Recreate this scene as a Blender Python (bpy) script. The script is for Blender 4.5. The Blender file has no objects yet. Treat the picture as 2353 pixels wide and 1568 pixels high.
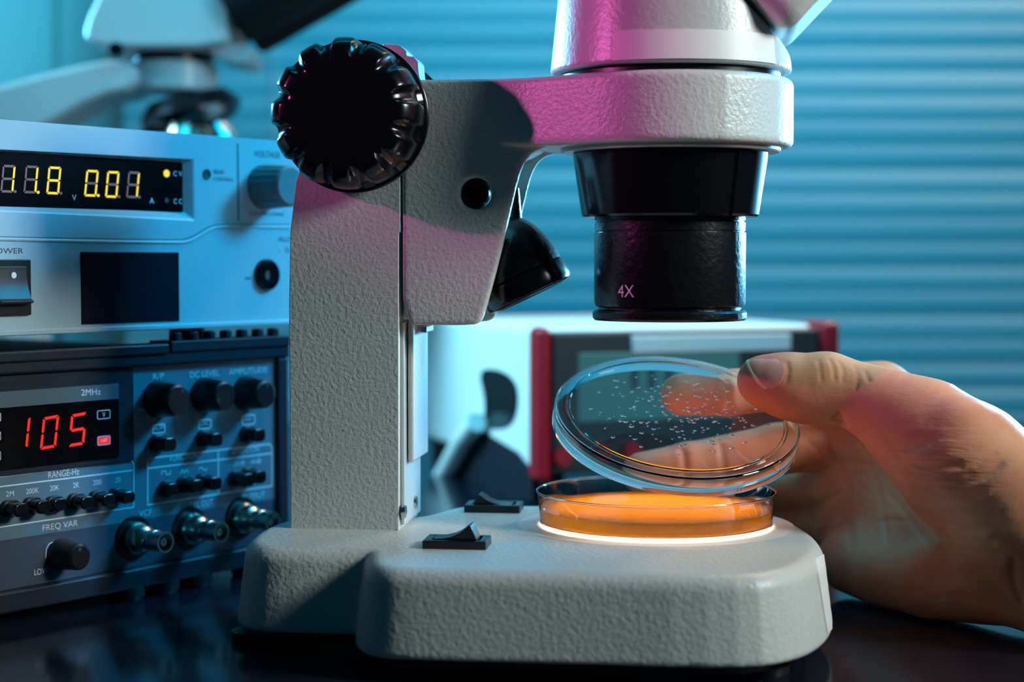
import bpy, bmesh, math, random
import numpy as np
from mathutils import Vector, Matrix
random.seed(7)
S = 0.001                      # all lengths below are millimetres
PI = math.pi
C = bpy.context.scene.collection

# ------------------------------------------------------------------ camera, world, lights, exposure
F, CX, CY, HOR, CAMZ = 3950.0, 1176.5, 784.0, 600.0, 134.4
PITCH = math.atan((CY - HOR) / F)
cam_d = bpy.data.cameras.new('camera')
cam = bpy.data.objects.new('camera', cam_d); C.objects.link(cam)
cam.location = (0, 0, CAMZ * S)
cam.rotation_euler = (PI / 2 - PITCH, 0, 0)
cam_d.sensor_width = 36.0
cam_d.lens = F / 2353 * 36.0
cam_d.clip_start = 0.01; cam_d.clip_end = 50
cam_d.dof.use_dof = True
cam_d.dof.focus_distance = 0.622
cam_d.dof.aperture_fstop = 7.0
bpy.context.scene.camera = cam

vs = bpy.context.scene.view_settings
vs.view_transform = 'Standard'; vs.look = 'None'; vs.gamma = 1.0; vs.use_curve_mapping = False
vs.exposure = 0.0

world = bpy.data.worlds.new('world'); bpy.context.scene.world = world
world.use_nodes = True
world.node_tree.nodes['Background'].inputs[0].default_value = (0.0, 0.35, 0.65, 1)
world.node_tree.nodes['Background'].inputs[1].default_value = 0.06

def area(name, loc, target, size, power, color, sy=None, spread=PI):
    d = bpy.data.lights.new(name, 'AREA'); d.energy = power; d.color = color
    d.shape = 'RECTANGLE'; d.size = size; d.size_y = sy or size; d.spread = spread
    o = bpy.data.objects.new(name, d); C.objects.link(o)
    o.location = loc
    o.rotation_euler = (Vector(target) - Vector(loc)).to_track_quat('-Z', 'Y').to_euler()
    return o
def spot(name, loc, target, radius, power, color, angle, blend):
    d = bpy.data.lights.new(name, 'SPOT'); d.energy = power; d.color = color
    d.shadow_soft_size = radius; d.spot_size = angle; d.spot_blend = blend
    o = bpy.data.objects.new(name, d); C.objects.link(o)
    o.location = loc
    o.rotation_euler = (Vector(target) - Vector(loc)).to_track_quat('-Z', 'Y').to_euler()
    return o
area('key_softbox', (0.72, 0.32, 0.47), (0.0, 0.62, 0.12), 0.16, 0.84, (0.90, 1.0, 1.0), sy=0.22, spread=math.radians(64))
spot('cyan_lamp_right', (0.62, 0.86, 0.60), (-0.16, 0.69, 0.11), 0.10, 54.0, (0.0, 0.48, 1.0), math.radians(26), 0.6)
spot('cyan_rim_right', (0.50, 1.22, 0.20), (0.06, 0.63, 0.165), 0.07, 120.0, (0.16, 0.60, 1.0), math.radians(17), 0.5)
spot('cyan_hand_rim', (0.52, 1.12, 0.25), (0.21, 0.62, 0.085), 0.07, 24.0, (0.30, 0.70, 1.0), math.radians(15), 0.6)
spot('cyan_rim_left', (-0.40, 1.20, 0.31), (0.01, 0.62, 0.170), 0.06, 60.0, (0.12, 0.60, 1.0), math.radians(14), 0.3)
spot('cyan_lamp_left', (-0.62, 0.90, 0.55), (0.03, 1.0, 0.06), 0.12, 60.0, (0.30, 0.78, 1.0), math.radians(26), 0.5)
spot('magenta_spot', (-0.60, 0.385, 0.36), (0.045, 0.625, 0.205), 0.012, 10.5, (1.0, 0.15, 0.62), math.radians(21), 1.0)
area('cyan_window_wash', (0.10, 0.82, 0.62), (0.12, 1.45, 0.24), 0.5, 6.2, (0.0, 0.46, 0.74))
area('window_rake', (0.62, 1.385, 1.15), (0.52, 1.46, 0.10), 0.50, 6.0, (1.0, 0.62, 0.34), sy=0.03, spread=math.radians(100))
spot('wall_wash', (-0.30, 1.10, 0.75), (-0.62, 1.56, 0.30), 0.08, 11.0, (0.12, 0.75, 1.0), math.radians(42), 0.6)  # unseen spot added to brighten the wall at left

# ------------------------------------------------------------------ pixel to place
def ray(px, py):
    cx, cy = (px - CX) / F, (CY - py) / F
    c, s = math.cos(PITCH), math.sin(PITCH)
    return np.array([cx, c + cy * s, -s + cy * c])
CAM = np.array([0, 0, CAMZ])
def W(px, py, D):
    r = ray(px, py); return CAM + r * (D / r[1])
def WZ(px, py, z):
    r = ray(px, py); return CAM + r * ((z - CAMZ) / r[2])
class Frame:
    def __init__(s, ox, oy, deg):
        a = math.radians(deg); s.o = np.array([ox, oy, 0.0]); s.a = a
        s.e = np.array([math.cos(a), math.sin(a), 0]); s.n = np.array([-math.sin(a), math.cos(a), 0])
    def loc(s, p):
        d = np.asarray(p) - s.o; return (float(d @ s.e), float(d @ s.n), float(d[2]))
    def at(s, px, py, y=0.0):            # point of the vertical plane local-y = y : (x, z)
        r = ray(px, py); t = (y - (CAM - s.o) @ s.n) / (r @ s.n)
        q = s.loc(CAM + r * t); return (q[0], q[2])
    def z(s, px, py, z):                 # point of a horizontal plane : (x, y)
        q = s.loc(WZ(px, py, z)); return (q[0], q[1])

# ------------------------------------------------------------------ materials
def mat(name, col, rough=0.5, metal=0.0, bump=None, spec=0.5, emit=None, estr=0.0, trans=0.0, ior=1.5,
        sss=0.0, sssr=(1, .3, .1), ssss=0.003, coat=0.0, var=None):
    m = bpy.data.materials.new(name); m.use_nodes = True
    nt = m.node_tree; b = nt.nodes['Principled BSDF']
    b.inputs['Base Color'].default_value = (*col, 1); b.inputs['Roughness'].default_value = rough
    b.inputs['Metallic'].default_value = metal; b.inputs['Specular IOR Level'].default_value = spec
    b.inputs['IOR'].default_value = ior; b.inputs['Transmission Weight'].default_value = trans
    b.inputs['Coat Weight'].default_value = coat
    if sss:
        b.inputs['Subsurface Weight'].default_value = sss
        b.inputs['Subsurface Radius'].default_value = sssr
        b.inputs['Subsurface Scale'].default_value = ssss
    if emit:
        b.inputs['Emission Color'].default_value = (*emit, 1); b.inputs['Emission Strength'].default_value = estr
    tc = nt.nodes.new('ShaderNodeTexCoord')
    if bump:                                   # list of (scale per metre, strength, distance in mm, detail)
        prev = None
        for sc, st, di, de in bump:
            n = nt.nodes.new('ShaderNodeTexNoise'); n.inputs['Scale'].default_value = sc; n.inputs['Detail'].default_value = de
            nt.links.new(tc.outputs['Object'], n.inputs['Vector'])
            bp = nt.nodes.new('ShaderNodeBump'); bp.inputs['Strength'].default_value = st; bp.inputs['Distance'].default_value = di * S
            nt.links.new(n.outputs['Fac'], bp.inputs['Height'])
            if prev: nt.links.new(prev.outputs['Normal'], bp.inputs['Normal'])
            prev = bp
        nt.links.new(prev.outputs['Normal'], b.inputs['Normal'])
    if var:                                    # (scale, other colour)
        n = nt.nodes.new('ShaderNodeTexNoise'); n.inputs['Scale'].default_value = var[0]; n.inputs['Detail'].default_value = 4
        nt.links.new(tc.outputs['Object'], n.inputs['Vector'])
        r = nt.nodes.new('ShaderNodeValToRGB'); r.color_ramp.elements[0].position = .35; r.color_ramp.elements[1].position = .65
        r.color_ramp.elements[0].color = (*col, 1); r.color_ramp.elements[1].color = (*var[1], 1)
        nt.links.new(n.outputs['Fac'], r.inputs['Fac']); nt.links.new(r.outputs['Color'], b.inputs['Base Color'])
    return m
M = {}
M['paint'] = mat('textured_grey_paint', (.60, .62, .58), .38, bump=[(650, .8, .42, 2.5)])
M['paint_s'] = mat('smooth_grey_paint', (.54, .56, .53), .34, bump=[(520, .6, .25, 2)])
M['black'] = mat('black_plastic', (.006, .006, .007), .32, bump=[(900, .2, .06, 2)])
M['matte'] = mat('matte_black', (.004, .004, .005), .6, spec=.15)
M['blackgloss'] = mat('gloss_black_plastic', (.003, .003, .004), .2, spec=.4)
M['lensblack'] = mat('black_lacquer', (.004, .004, .005), .28, bump=[(420, .7, .3, 2)])
M['rubber'] = mat('black_rubber', (.008, .009, .011), .5, bump=[(500, .3, .15, 3)])
M['steel'] = mat('steel', (.6, .6, .6), .25, 1.0)
M['nickel'] = mat('nickel', (.55, .52, .45), .28, 1.0)
M['white'] = mat('white_label', (.82, .80, .78), .45)
M['ink'] = mat('dark_ink', (.02, .03, .04), .6)
M['psu'] = mat('light_grey_casing', (.38, .48, .51), .42, bump=[(1500, .15, .05, 2)])
M['psu_knob'] = mat('mid_grey_plastic', (.16, .17, .18), .5)
M['gen'] = mat('grey_blue_panel', (.085, .15, .19), .5, bump=[(2000, .2, .05, 2)])
M['gen_dark'] = mat('dark_slate_panel', (.034, .048, .07), .45, bump=[(2000, .2, .05, 2)])
M['gen_print'] = mat('pale_print', (.62, .68, .72), .6)
M['bezel'] = mat('dark_bezel', (.009, .013, .022), .45, spec=.25, bump=[(300, .3, .3, 3)])
M['window'] = mat('black_display_window', (.0015, .0015, .002), .25, spec=.12)
M['strip'] = mat('teal_display_strip', (.08, .12, .14), .3)
M['led_y'] = mat('lit_yellow_segment', (.2, .15, 0), .5, emit=(1.0, .72, .0), estr=1.0)
M['led_off'] = mat('faint_segment_glow', (.11, .06, .06), .5, emit=(.085, .04, .04), estr=1.0)  # segments that are off, still given a faint glow of their own
M['led_r'] = mat('lit_red_segment', (.2, 0, 0), .5, emit=(1.0, .008, .0), estr=0.95)
M['print_lit'] = mat('backlit_print', (.2, .4, .5), .5, emit=(.05, .28, .42), estr=.7)
M['glass'] = mat('clear_polystyrene', (1, 1, 1), .0, trans=1.0, ior=1.5)
def thin_clear():
    m = bpy.data.materials.new('thin_clear_wall'); m.use_nodes = True; nt = m.node_tree; nt.nodes.remove(nt.nodes['Principled BSDF'])
    o = nt.nodes['Material Output']; mx = nt.nodes.new('ShaderNodeMixShader'); t = nt.nodes.new('ShaderNodeBsdfTransparent'); g = nt.nodes.new('ShaderNodeBsdfGlossy')
    g.inputs['Roughness'].default_value = .02; fr = nt.nodes.new('ShaderNodeFresnel'); fr.inputs['IOR'].default_value = 1.5
    t.inputs['Color'].default_value = (.97, .97, .97, 1)
    nt.links.new(fr.outputs[0], mx.inputs[0]); nt.links.new(t.outputs[0], mx.inputs[1]); nt.links.new(g.outputs[0], mx.inputs[2]); nt.links.new(mx.outputs[0], o.inputs['Surface'])
    return m
M['thin'] = thin_clear()
def agar_material():
    m = bpy.data.materials.new('orange_agar'); m.use_nodes = True; nt = m.node_tree; nt.nodes.remove(nt.nodes['Principled BSDF'])
    o = nt.nodes['Material Output']; t = nt.nodes.new('ShaderNodeBsdfTranslucent'); d = nt.nodes.new('ShaderNodeBsdfDiffuse'); g = nt.nodes.new('ShaderNodeBsdfGlossy')
    t.inputs['Color'].default_value = (1.0, .60, .03, 1); d.inputs['Color'].default_value = (.95, .30, .05, 1); g.inputs['Roughness'].default_value = .06
    m1 = nt.nodes.new('ShaderNodeMixShader'); m2 = nt.nodes.new('ShaderNodeMixShader'); m1.inputs[0].default_value = .15
    fr = nt.nodes.new('ShaderNodeFresnel'); fr.inputs['IOR'].default_value = 1.33
    nt.links.new(t.outputs[0], m1.inputs[1]); nt.links.new(d.outputs[0], m1.inputs[2])
    nt.links.new(fr.outputs[0], m2.inputs[0]); nt.links.new(m1.outputs[0], m2.inputs[1]); nt.links.new(g.outputs[0], m2.inputs[2]); nt.links.new(m2.outputs[0], o.inputs['Surface'])
    return m
M['agar'] = agar_material()
M['red'] = mat('red_rubber', (.42, .004, .016), .4)
M['inst_white'] = mat('white_casing', (.80, .82, .82), .4)
M['inst_dark'] = mat('charcoal_face', (.02, .028, .032), .4)
M['lcd'] = mat('teal_screen', (.02, .05, .05), .25, emit=(.02, .09, .10), estr=1.0)
M['silver'] = mat('silver_label', (.70, .68, .66), .5)
M['scope_white'] = mat('white_enamel', (.50, .50, .50), .3)
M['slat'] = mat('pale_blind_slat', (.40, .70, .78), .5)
M['patch'] = mat('indigo_film', (.005, .004, .012), .4, spec=.12)
M['wall'] = mat('pale_wall', (.80, .84, .86), .8, bump=[(60, .2, .5, 3)])
M['floor'] = mat('grey_floor', (.15, .15, .16), .7, var=(8, (.2, .2, .2)))
M['table'] = mat('dark_laminate', (.006, .008, .016), .13, bump=[(1200, .05, .02, 2)], var=(25, (.010, .012, .022)))
M['stage'] = mat('lit_frosted_stage', (.75, .74, .70), .4)
def stage_light():      # the diffuser over the bulb: brightest over the bulb, fading to its edge
    nt = M['stage'].node_tree; b = nt.nodes['Principled BSDF']; tc = nt.nodes.new('ShaderNodeTexCoord')
    L = nt.nodes.new('ShaderNodeVectorMath'); L.operation = 'LENGTH'; nt.links.new(tc.outputs['Object'], L.inputs[0])
    r = nt.nodes.new('ShaderNodeMapRange'); r.interpolation_type = 'SMOOTHSTEP'; r.inputs['From Min'].default_value = .037; r.inputs['From Max'].default_value = .0450
    r.inputs['To Min'].default_value = 9.0; r.inputs['To Max'].default_value = 0
    nt.links.new(L.outputs['Value'], r.inputs['Value']); nt.links.new(r.outputs['Result'], b.inputs['Emission Strength'])
    b.inputs['Emission Color'].default_value = (1.0, .80, .58, 1)
stage_light()
M['nail'] = mat('nail', (.72, .36, .31), .22, sss=.3, ssss=.001)
M['nail_edge'] = mat('nail_free_edge', (.85, .68, .42), .3)
def skin_material():
    m = bpy.data.materials.new('skin'); m.use_nodes = True; nt = m.node_tree; b = nt.nodes['Principled BSDF']
    tc = nt.nodes.new('ShaderNodeTexCoord')
    n = nt.nodes.new('ShaderNodeTexNoise'); n.inputs['Scale'].default_value = 45; n.inputs['Detail'].default_value = 5
    nt.links.new(tc.outputs['Object'], n.inputs['Vector'])
    r = nt.nodes.new('ShaderNodeValToRGB')
    r.color_ramp.elements[0].position = .3; r.color_ramp.elements[0].color = (.68, .21, .12, 1)
    r.color_ramp.elements[1].position = .62; r.color_ramp.elements[1].color = (.66, .31, .16, 1)
    nt.links.new(n.outputs['Fac'], r.inputs['Fac']); nt.links.new(r.outputs['Color'], b.inputs['Base Color'])
    b.inputs['Roughness'].default_value = .5; b.inputs['Specular IOR Level'].default_value = .4
    b.inputs['Subsurface Weight'].default_value = .25; b.inputs['Subsurface Radius'].default_value = (1, .3, .15)
    b.inputs['Subsurface Scale'].default_value = .0012
    v = nt.nodes.new('ShaderNodeTexVoronoi'); v.feature = 'DISTANCE_TO_EDGE'; v.inputs['Scale'].default_value = 950
    nt.links.new(tc.outputs['Object'], v.inputs['Vector'])
    b1 = nt.nodes.new('ShaderNodeBump'); b1.inputs['Strength'].default_value = .35; b1.inputs['Distance'].default_value = .00012
    nt.links.new(v.outputs['Distance'], b1.inputs['Height'])
    n2 = nt.nodes.new('ShaderNodeTexNoise'); n2.inputs['Scale'].default_value = 260; n2.inputs['Detail'].default_value = 4
    nt.links.new(tc.outputs['Object'], n2.inputs['Vector'])
    b2 = nt.nodes.new('ShaderNodeBump'); b2.inputs['Strength'].default_value = .3; b2.inputs['Distance'].default_value = .0005
    nt.links.new(n2.outputs['Fac'], b2.inputs['Height']); nt.links.new(b1.outputs['Normal'], b2.inputs['Normal'])
    mp = nt.nodes.new('ShaderNodeMapping'); mp.inputs['Scale'].default_value = (60, 60, 330); mp.inputs['Rotation'].default_value = (0, math.radians(-6), 0)
    n3 = nt.nodes.new('ShaderNodeTexNoise'); n3.inputs['Scale'].default_value = 1; n3.inputs['Detail'].default_value = 3; n3.inputs['Distortion'].default_value = .4
    nt.links.new(tc.outputs['Object'], mp.inputs['Vector']); nt.links.new(mp.outputs['Vector'], n3.inputs['Vector'])
    c = (W(2150, 1130, 608) - W(2100, 1250, 650)) * S            # the folded web between thumb and wrist
    dv = nt.nodes.new('ShaderNodeVectorMath'); dv.operation = 'DISTANCE'; dv.inputs[1].default_value = tuple(c); nt.links.new(tc.outputs['Object'], dv.inputs[0])
    mr = nt.nodes.new('ShaderNodeMapRange'); mr.interpolation_type = 'SMOOTHSTEP'
    for k_, v_ in (('From Min', .012), ('From Max', .034), ('To Min', 1.0), ('To Max', .08)): mr.inputs[k_].default_value = v_
    nt.links.new(dv.outputs['Value'], mr.inputs['Value'])
    b3 = nt.nodes.new('ShaderNodeBump'); b3.inputs['Distance'].default_value = .0010
    nt.links.new(mr.outputs['Result'], b3.inputs['Strength']); nt.links.new(n3.outputs['Fac'], b3.inputs['Height']); nt.links.new(b2.outputs['Normal'], b3.inputs['Normal'])
    nt.links.new(b3.outputs['Normal'], b.inputs['Normal'])
    return m
M['skin'] = skin_material()

# ------------------------------------------------------------------ mesh helpers
class MB:
    def __init__(s): s.v = []; s.f = []
    def add(s, vs, fs):
        o = len(s.v); s.v += [tuple(map(float, p)) for p in vs]; s.f += [tuple(i + o for i in f) for f in fs]; return s
    def box(s, x0, x1, y0, y1, z0, z1):
        return s.add([(x, y, z) for x in (x0, x1) for y in (y0, y1) for z in (z0, z1)],
                     [(0, 1, 3, 2), (4, 6, 7, 5), (0, 4, 5, 1), (2, 3, 7, 6), (0, 2, 6, 4), (1, 5, 7, 3)])
    def prism(s, pts, a, b, plane='xz'):
        n = len(pts)
        if plane == 'xz': A = [(p[0], a, p[1]) for p in pts]; B = [(p[0], b, p[1]) for p in pts]
        elif plane == 'xy': A = [(p[0], p[1], a) for p in pts]; B = [(p[0], p[1], b) for p in pts]
        else: A = [(a, p[0], p[1]) for p in pts]; B = [(b, p[0], p[1]) for p in pts]
        return s.add(A + B, [tuple(range(n)), tuple(range(2 * n - 1, n - 1, -1))] +
                     [(i, i + n, (i + 1) % n + n, (i + 1) % n) for i in range(n)])
    def lathe(s, prof, c=(0, 0, 0), axis=(0, 0, 1), seg=64, rad=None):   # prof: (r, h); rad(theta, r, h) may reshape
        q = Vector((0, 0, 1)).rotation_difference(Vector(axis).normalized()); c = Vector(c)
        o = len(s.v); rows = []
        for r, h in prof:
            if r <= 1e-6:
                rows.append([len(s.v)]); s.v.append(tuple(c + q @ Vector((0, 0, h)))); continue
            row = []
            for k in range(seg):
                t = 2 * PI * k / seg; rr = rad(t, r, h) if rad else r
                row.append(len(s.v)); s.v.append(tuple(c + q @ Vector((rr * math.cos(t), rr * math.sin(t), h))))
            rows.append(row)
        for A, B in zip(rows, rows[1:]):
            if len(A) == 1 and len(B) == 1: continue
            for k in range(seg):
                j = (k + 1) % seg
                if len(A) == 1: s.f.append((A[0], B[j], B[k]))
                elif len(B) == 1: s.f.append((A[k], A[j], B[0]))
                else: s.f.append((A[k], A[j], B[j], B[k]))
        return s
    def tube(s, pts, r, seg=10):
        pts = [Vector(p) for p in pts]; rows = []
        for i, p in enumerate(pts):
            d = (pts[min(i + 1, len(pts) - 1)] - pts[max(i - 1, 0)]).normalized()
            a = d.cross(Vector((0.3, 0.2, 1))).normalized(); b = d.cross(a)
            rows.append([p + (a * math.cos(2 * PI * k / seg) + b * math.sin(2 * PI * k / seg)) * r for k in range(seg)])
        vs = [v for row in rows for v in row]; n = len(rows)
        fs = [(i * seg + k, i * seg + (k + 1) % seg, (i + 1) * seg + (k + 1) % seg, (i + 1) * seg + k) for i in range(n - 1) for k in range(seg)]
        fs += [tuple(range(seg))[::-1], tuple((n - 1) * seg + k for k in range(seg))]
        return s.add(vs, fs)
    def build(s, name, m, parent=None, bevel=0, seg=3, sharp=35, off=(0, 0, 0)):
        me = bpy.data.meshes.new(name)
        me.from_pydata([tuple((c - o) * S for c, o in zip(p, off)) for p in s.v], [], s.f)
        bm = bmesh.new(); bm.from_mesh(me); bmesh.ops.recalc_face_normals(bm, faces=bm.faces); bm.to_mesh(me); bm.free()
        me.materials.append(M[m] if isinstance(m, str) else m)
        for p in me.polygons: p.use_smooth = True
        o = bpy.data.objects.new(name, me); C.objects.link(o); o.parent = parent
        o.location = tuple(c * S for c in off)
        if bevel:
            b = o.modifiers.new('bevel', 'BEVEL'); b.width = bevel * S; b.segments = seg; b.limit_method = 'ANGLE'
            b.angle_limit = math.radians(30); b.harden_normals = True
        else:
            me.set_sharp_from_angle(angle=math.radians(sharp))
        return o
def tag(o, label=None, cat=None, group=None, kind=None):
    if label: o['label'] = label
    if cat: o['category'] = cat
    if group: o['group'] = group
    if kind: o['kind'] = kind
    return o
def empty(name, x, y, z=0, deg=0):
    o = bpy.data.objects.new(name, None); C.objects.link(o); o.empty_display_size = .02
    o.location = (x * S, y * S, z * S); o.rotation_euler = (0, 0, math.radians(deg)); return o
def chaikin(p, n=2, closed=True):
    p = [tuple(q) for q in p]
    for _ in range(n):
        q = []
        m = len(p)
        for i in range(m if closed else m - 1):
            a, b = p[i], p[(i + 1) % m]
            q += [tuple(.75 * x + .25 * y for x, y in zip(a, b)), tuple(.25 * x + .75 * y for x, y in zip(a, b))]
        if not closed: q = [p[0]] + q + [p[-1]]
        p = q
    return p
def text_mesh(s):
    cu = bpy.data.curves.new('lettering', 'FONT'); cu.body = s; cu.resolution_u = 4
    o = bpy.data.objects.new('lettering', cu); C.objects.link(o)
    me = bpy.data.meshes.new_from_object(o.evaluated_get(bpy.context.evaluated_depsgraph_get()))
    vs = [tuple(v.co) for v in me.vertices]; fs = [tuple(p.vertices) for p in me.polygons]
    bpy.data.objects.remove(o); bpy.data.curves.remove(cu); bpy.data.meshes.remove(me)
    xs = [v[0] for v in vs]; ys = [v[1] for v in vs]
    x0, x1, y0, y1 = min(xs), max(xs), min(ys), max(ys)
    return [((v[0] - x0) / (x1 - x0), (v[1] - y0) / (y1 - y0)) for v in vs], fs
def lettering(s, fr, a, b, hpx, m, parent, y=-.15, name='lettering'):
    """word s on the plane local-y=y of frame fr, its baseline running from pixel a to pixel b, hpx tall at a"""
    (x0, z0), (x1, z1) = fr.at(*a, y), fr.at(*b, y); zt = fr.at(a[0], a[1] - hpx, y)[1]
    vs, fs = text_mesh(s); mb = MB()
    mb.add([(x0 + u * (x1 - x0), y, z0 + u * (z1 - z0) * .5 + v * (zt - z0)) for u, v in vs], fs)
    o = mb.build(name, m, parent); return o
def rrect(x0, x1, z0, z1, r, n=5):
    pts = []
    for cx, cz, a in ((x1 - r, z1 - r, 0), (x0 + r, z1 - r, 90), (x0 + r, z0 + r, 180), (x1 - r, z0 + r, 270)):
        for k in range(n + 1):
            t = math.radians(a + 90 * k / n); pts.append((cx + r * math.cos(t), cz + r * math.sin(t)))
    return pts

# ------------------------------------------------------------------ implicit surfaces (cast and organic forms)
def poly2d(P, x, y):
    P = np.asarray(P, np.float32); x, y = np.broadcast_arrays(np.float32(x), np.float32(y))
    d = np.full(x.shape, 1e9, np.float32); s = np.ones(x.shape, np.float32)
    n = len(P); j = n - 1
    for i in range(n):
        e = P[j] - P[i]; wx = x - P[i][0]; wy = y - P[i][1]
        L = float(e @ e)
        if L < 1e-9: j = i; continue
        t = np.clip((wx * e[0] + wy * e[1]) / L, 0, 1)
        d = np.minimum(d, (wx - e[0] * t) ** 2 + (wy - e[1] * t) ** 2)
        c1 = y >= P[i][1]; c2 = y < P[j][1]; c3 = e[0] * wy > e[1] * wx
        flip = (c1 & c2 & c3) | (~c1 & ~c2 & ~c3); s = np.where(flip, -s, s)
        j = i
    return s * np.sqrt(d)
def smin(a, b, k):
    h = np.clip(.5 + .5 * (b - a) / k, 0, 1); return b + (a - b) * h - k * h * (1 - h)
def rmax(a, b, r):            # intersection of two half-spaces with a rounded edge of radius r
    a = a + r; b = b + r
    return np.minimum(np.maximum(a, b), 0) + np.hypot(np.maximum(a, 0), np.maximum(b, 0)) - r
def surfnet(fn, lo, hi, h):
    lo = np.array(lo, np.float32); n = [int(math.ceil((hi[i] - lo[i]) / h)) + 1 for i in range(3)]
    ax = [lo[i] + h * np.arange(n[i], dtype=np.float32) for i in range(3)]
    Fv = np.ascontiguousarray(np.broadcast_to(fn(ax[0][:, None, None], ax[1][None, :, None], ax[2][None, None, :]), n), dtype=np.float32)
    I = Fv < 0
    any_ = np.zeros([k - 1 for k in n], bool); all_ = np.ones([k - 1 for k in n], bool)
    for a in (0, 1):
        for b in (0, 1):
            for c in (0, 1):
                sub = I[a:n[0] - 1 + a, b:n[1] - 1 + b, c:n[2] - 1 + c]; any_ |= sub; all_ &= sub
    cell = any_ & ~all_; ids = np.full(cell.shape, -1, np.int64); idx = np.argwhere(cell); ids[cell] = np.arange(len(idx))
    acc = np.zeros((len(idx), 3)); cnt = np.zeros(len(idx))
    cor = [(a, b, c) for a in (0, 1) for b in (0, 1) for c in (0, 1)]
    val = {q: Fv[idx[:, 0] + q[0], idx[:, 1] + q[1], idx[:, 2] + q[2]] for q in cor}
    for p in cor:
        for q in cor:
            if sum(abs(p[i] - q[i]) for i in range(3)) == 1 and p < q:
                m = (val[p] < 0) != (val[q] < 0); t = np.where(m, val[p] / np.where(m, val[p] - val[q], 1), 0)
                for i in range(3): acc[:, i] += np.where(m, p[i] + t * (q[i] - p[i]), 0)
                cnt += m
    V = lo + h * (idx + acc / cnt[:, None])
    faces = []
    for axx in range(3):
        A = [slice(None)] * 3; B = [slice(None)] * 3; A[axx] = slice(0, -1); B[axx] = slice(1, None)
        a, b = I[tuple(A)], I[tuple(B)]
        e = np.argwhere(a != b); o1, o2 = [(1, 2), (2, 0), (0, 1)][axx]
        e = e[(e[:, o1] > 0) & (e[:, o2] > 0) & (e[:, o1] < n[o1] - 1) & (e[:, o2] < n[o2] - 1)]
        ins = a[e[:, 0], e[:, 1], e[:, 2]]
        def g(d1, d2):
            q = e.copy(); q[:, o1] -= d1; q[:, o2] -= d2; return ids[q[:, 0], q[:, 1], q[:, 2]]
        Q = np.stack([g(1, 1), g(0, 1), g(0, 0), g(1, 0)], 1)
        Q[~ins] = Q[~ins][:, ::-1]; faces.append(Q)
    Fq = np.concatenate(faces)
    for _ in range(3):         # settle the vertices on the surface itself
        f0 = fn(V[:, 0], V[:, 1], V[:, 2]); e = .15; G = np.zeros_like(V)
        for i in range(3):
            P = V.copy(); P[:, i] += e; G[:, i] = (fn(P[:, 0], P[:, 1], P[:, 2]) - f0) / e
        L = np.maximum((G ** 2).sum(1), .25); V = V - G * np.clip(f0 / L, -h, h)[:, None] * .8
    return V, Fq
def mesh_np(name, V, Fq, m, parent=None):
    me = bpy.data.meshes.new(name)
    me.vertices.add(len(V)); me.vertices.foreach_set('co', (np.asarray(V, np.float32) * S).ravel())
    me.loops.add(Fq.size); me.loops.foreach_set('vertex_index', Fq.ravel().astype(np.int32))
    me.polygons.add(len(Fq)); me.polygons.foreach_set('loop_start', np.arange(0, Fq.size, 4, dtype=np.int32))
    me.polygons.foreach_set('loop_total', np.full(len(Fq), 4, np.int32))
    me.update(calc_edges=True); me.validate()
    me.polygons.foreach_set('use_smooth', np.ones(len(me.polygons), bool))
    me.materials.append(M[m]); o = bpy.data.objects.new(name, me); C.objects.link(o); o.parent = parent; return o

#SETTING
# ------------------------------------------------------------------ the setting
def struct(name, mb, m, bevel=0): return tag(mb.build(name, m, None, bevel=bevel), kind='structure')
struct('floor', MB().box(-1800, 1800, -1200, 1600, -760, -750), 'floor')
struct('wall_back', MB().box(-1800, 1800, 1560, 1600, -750, 1500), 'wall')
struct('window_1', MB().box(-405, 1300, 1545, 1560, -120, 1100), 'inst_white', 2)
tb = empty('table', 0, 560, -750)
tb_top = MB().box(-900, 1100, 60 - 0, 1440, -25, 0).build('table_top', 'table', None, bevel=2)
tb_top.parent = tb; tb_top.location = (0, -.56, .75)
for x in (-860, 1030):
    for y in (100, 1370):
        l = MB().box(x, x + 45, y, y + 45, -750, -25).build('leg', 'steel', tb, bevel=2); l.location = (0, -.56, .75)
tag(tb, 'dark glossy blue-black tabletop under all the instruments', 'table')
# blind
bl = empty('window_blind', 0, 1470, -90)
tag(bl, 'wide horizontal-slat venetian blind hanging across the background', 'window blind')
mb = MB(); pitch = 20.7
for i in range(44):
    zc = -70 + i * pitch; tilt = math.radians(79 + random.uniform(-6, 6)); w = 25.0
    P = []
    for k in range(9):
        t = k / 8 - .5; a = t * w; bow = 2.4 * (1 - (2 * t) ** 2)
        # across the slat: upper edge towards the room, curved face forward
        y = -a * math.cos(tilt); z = a * math.sin(tilt)
        P.append((y - bow * math.sin(tilt), z - bow * math.cos(tilt)))
    vs = []; x0, x1 = -330, 1250
    for x in (x0, x1):
        for (y, z) in P: vs.append((x, y, zc + z))
        for (y, z) in P[::-1]: vs.append((x, y + .5, zc + z - .1))
    n = 18
    mb.add(vs, [(k, (k + 1) % n, n + (k + 1) % n, n + k) for k in range(n)] + [tuple(range(n))[::-1], tuple(range(n, 2 * n))])
o = mb.build('slats', 'slat', bl); o.location = (0, 0, .09)
o = MB().box(-335, 1255, -14, 14, 845, 875).build('head_rail', 'inst_white', bl, bevel=2); o.location = (0, 0, .09)
for x in (-200, 1150):
    o = MB().tube([(x, -15, -90), (x, -15, 850)], .6, 6).build('cord', 'inst_white', bl); o.location = (0, 0, .09)

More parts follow.
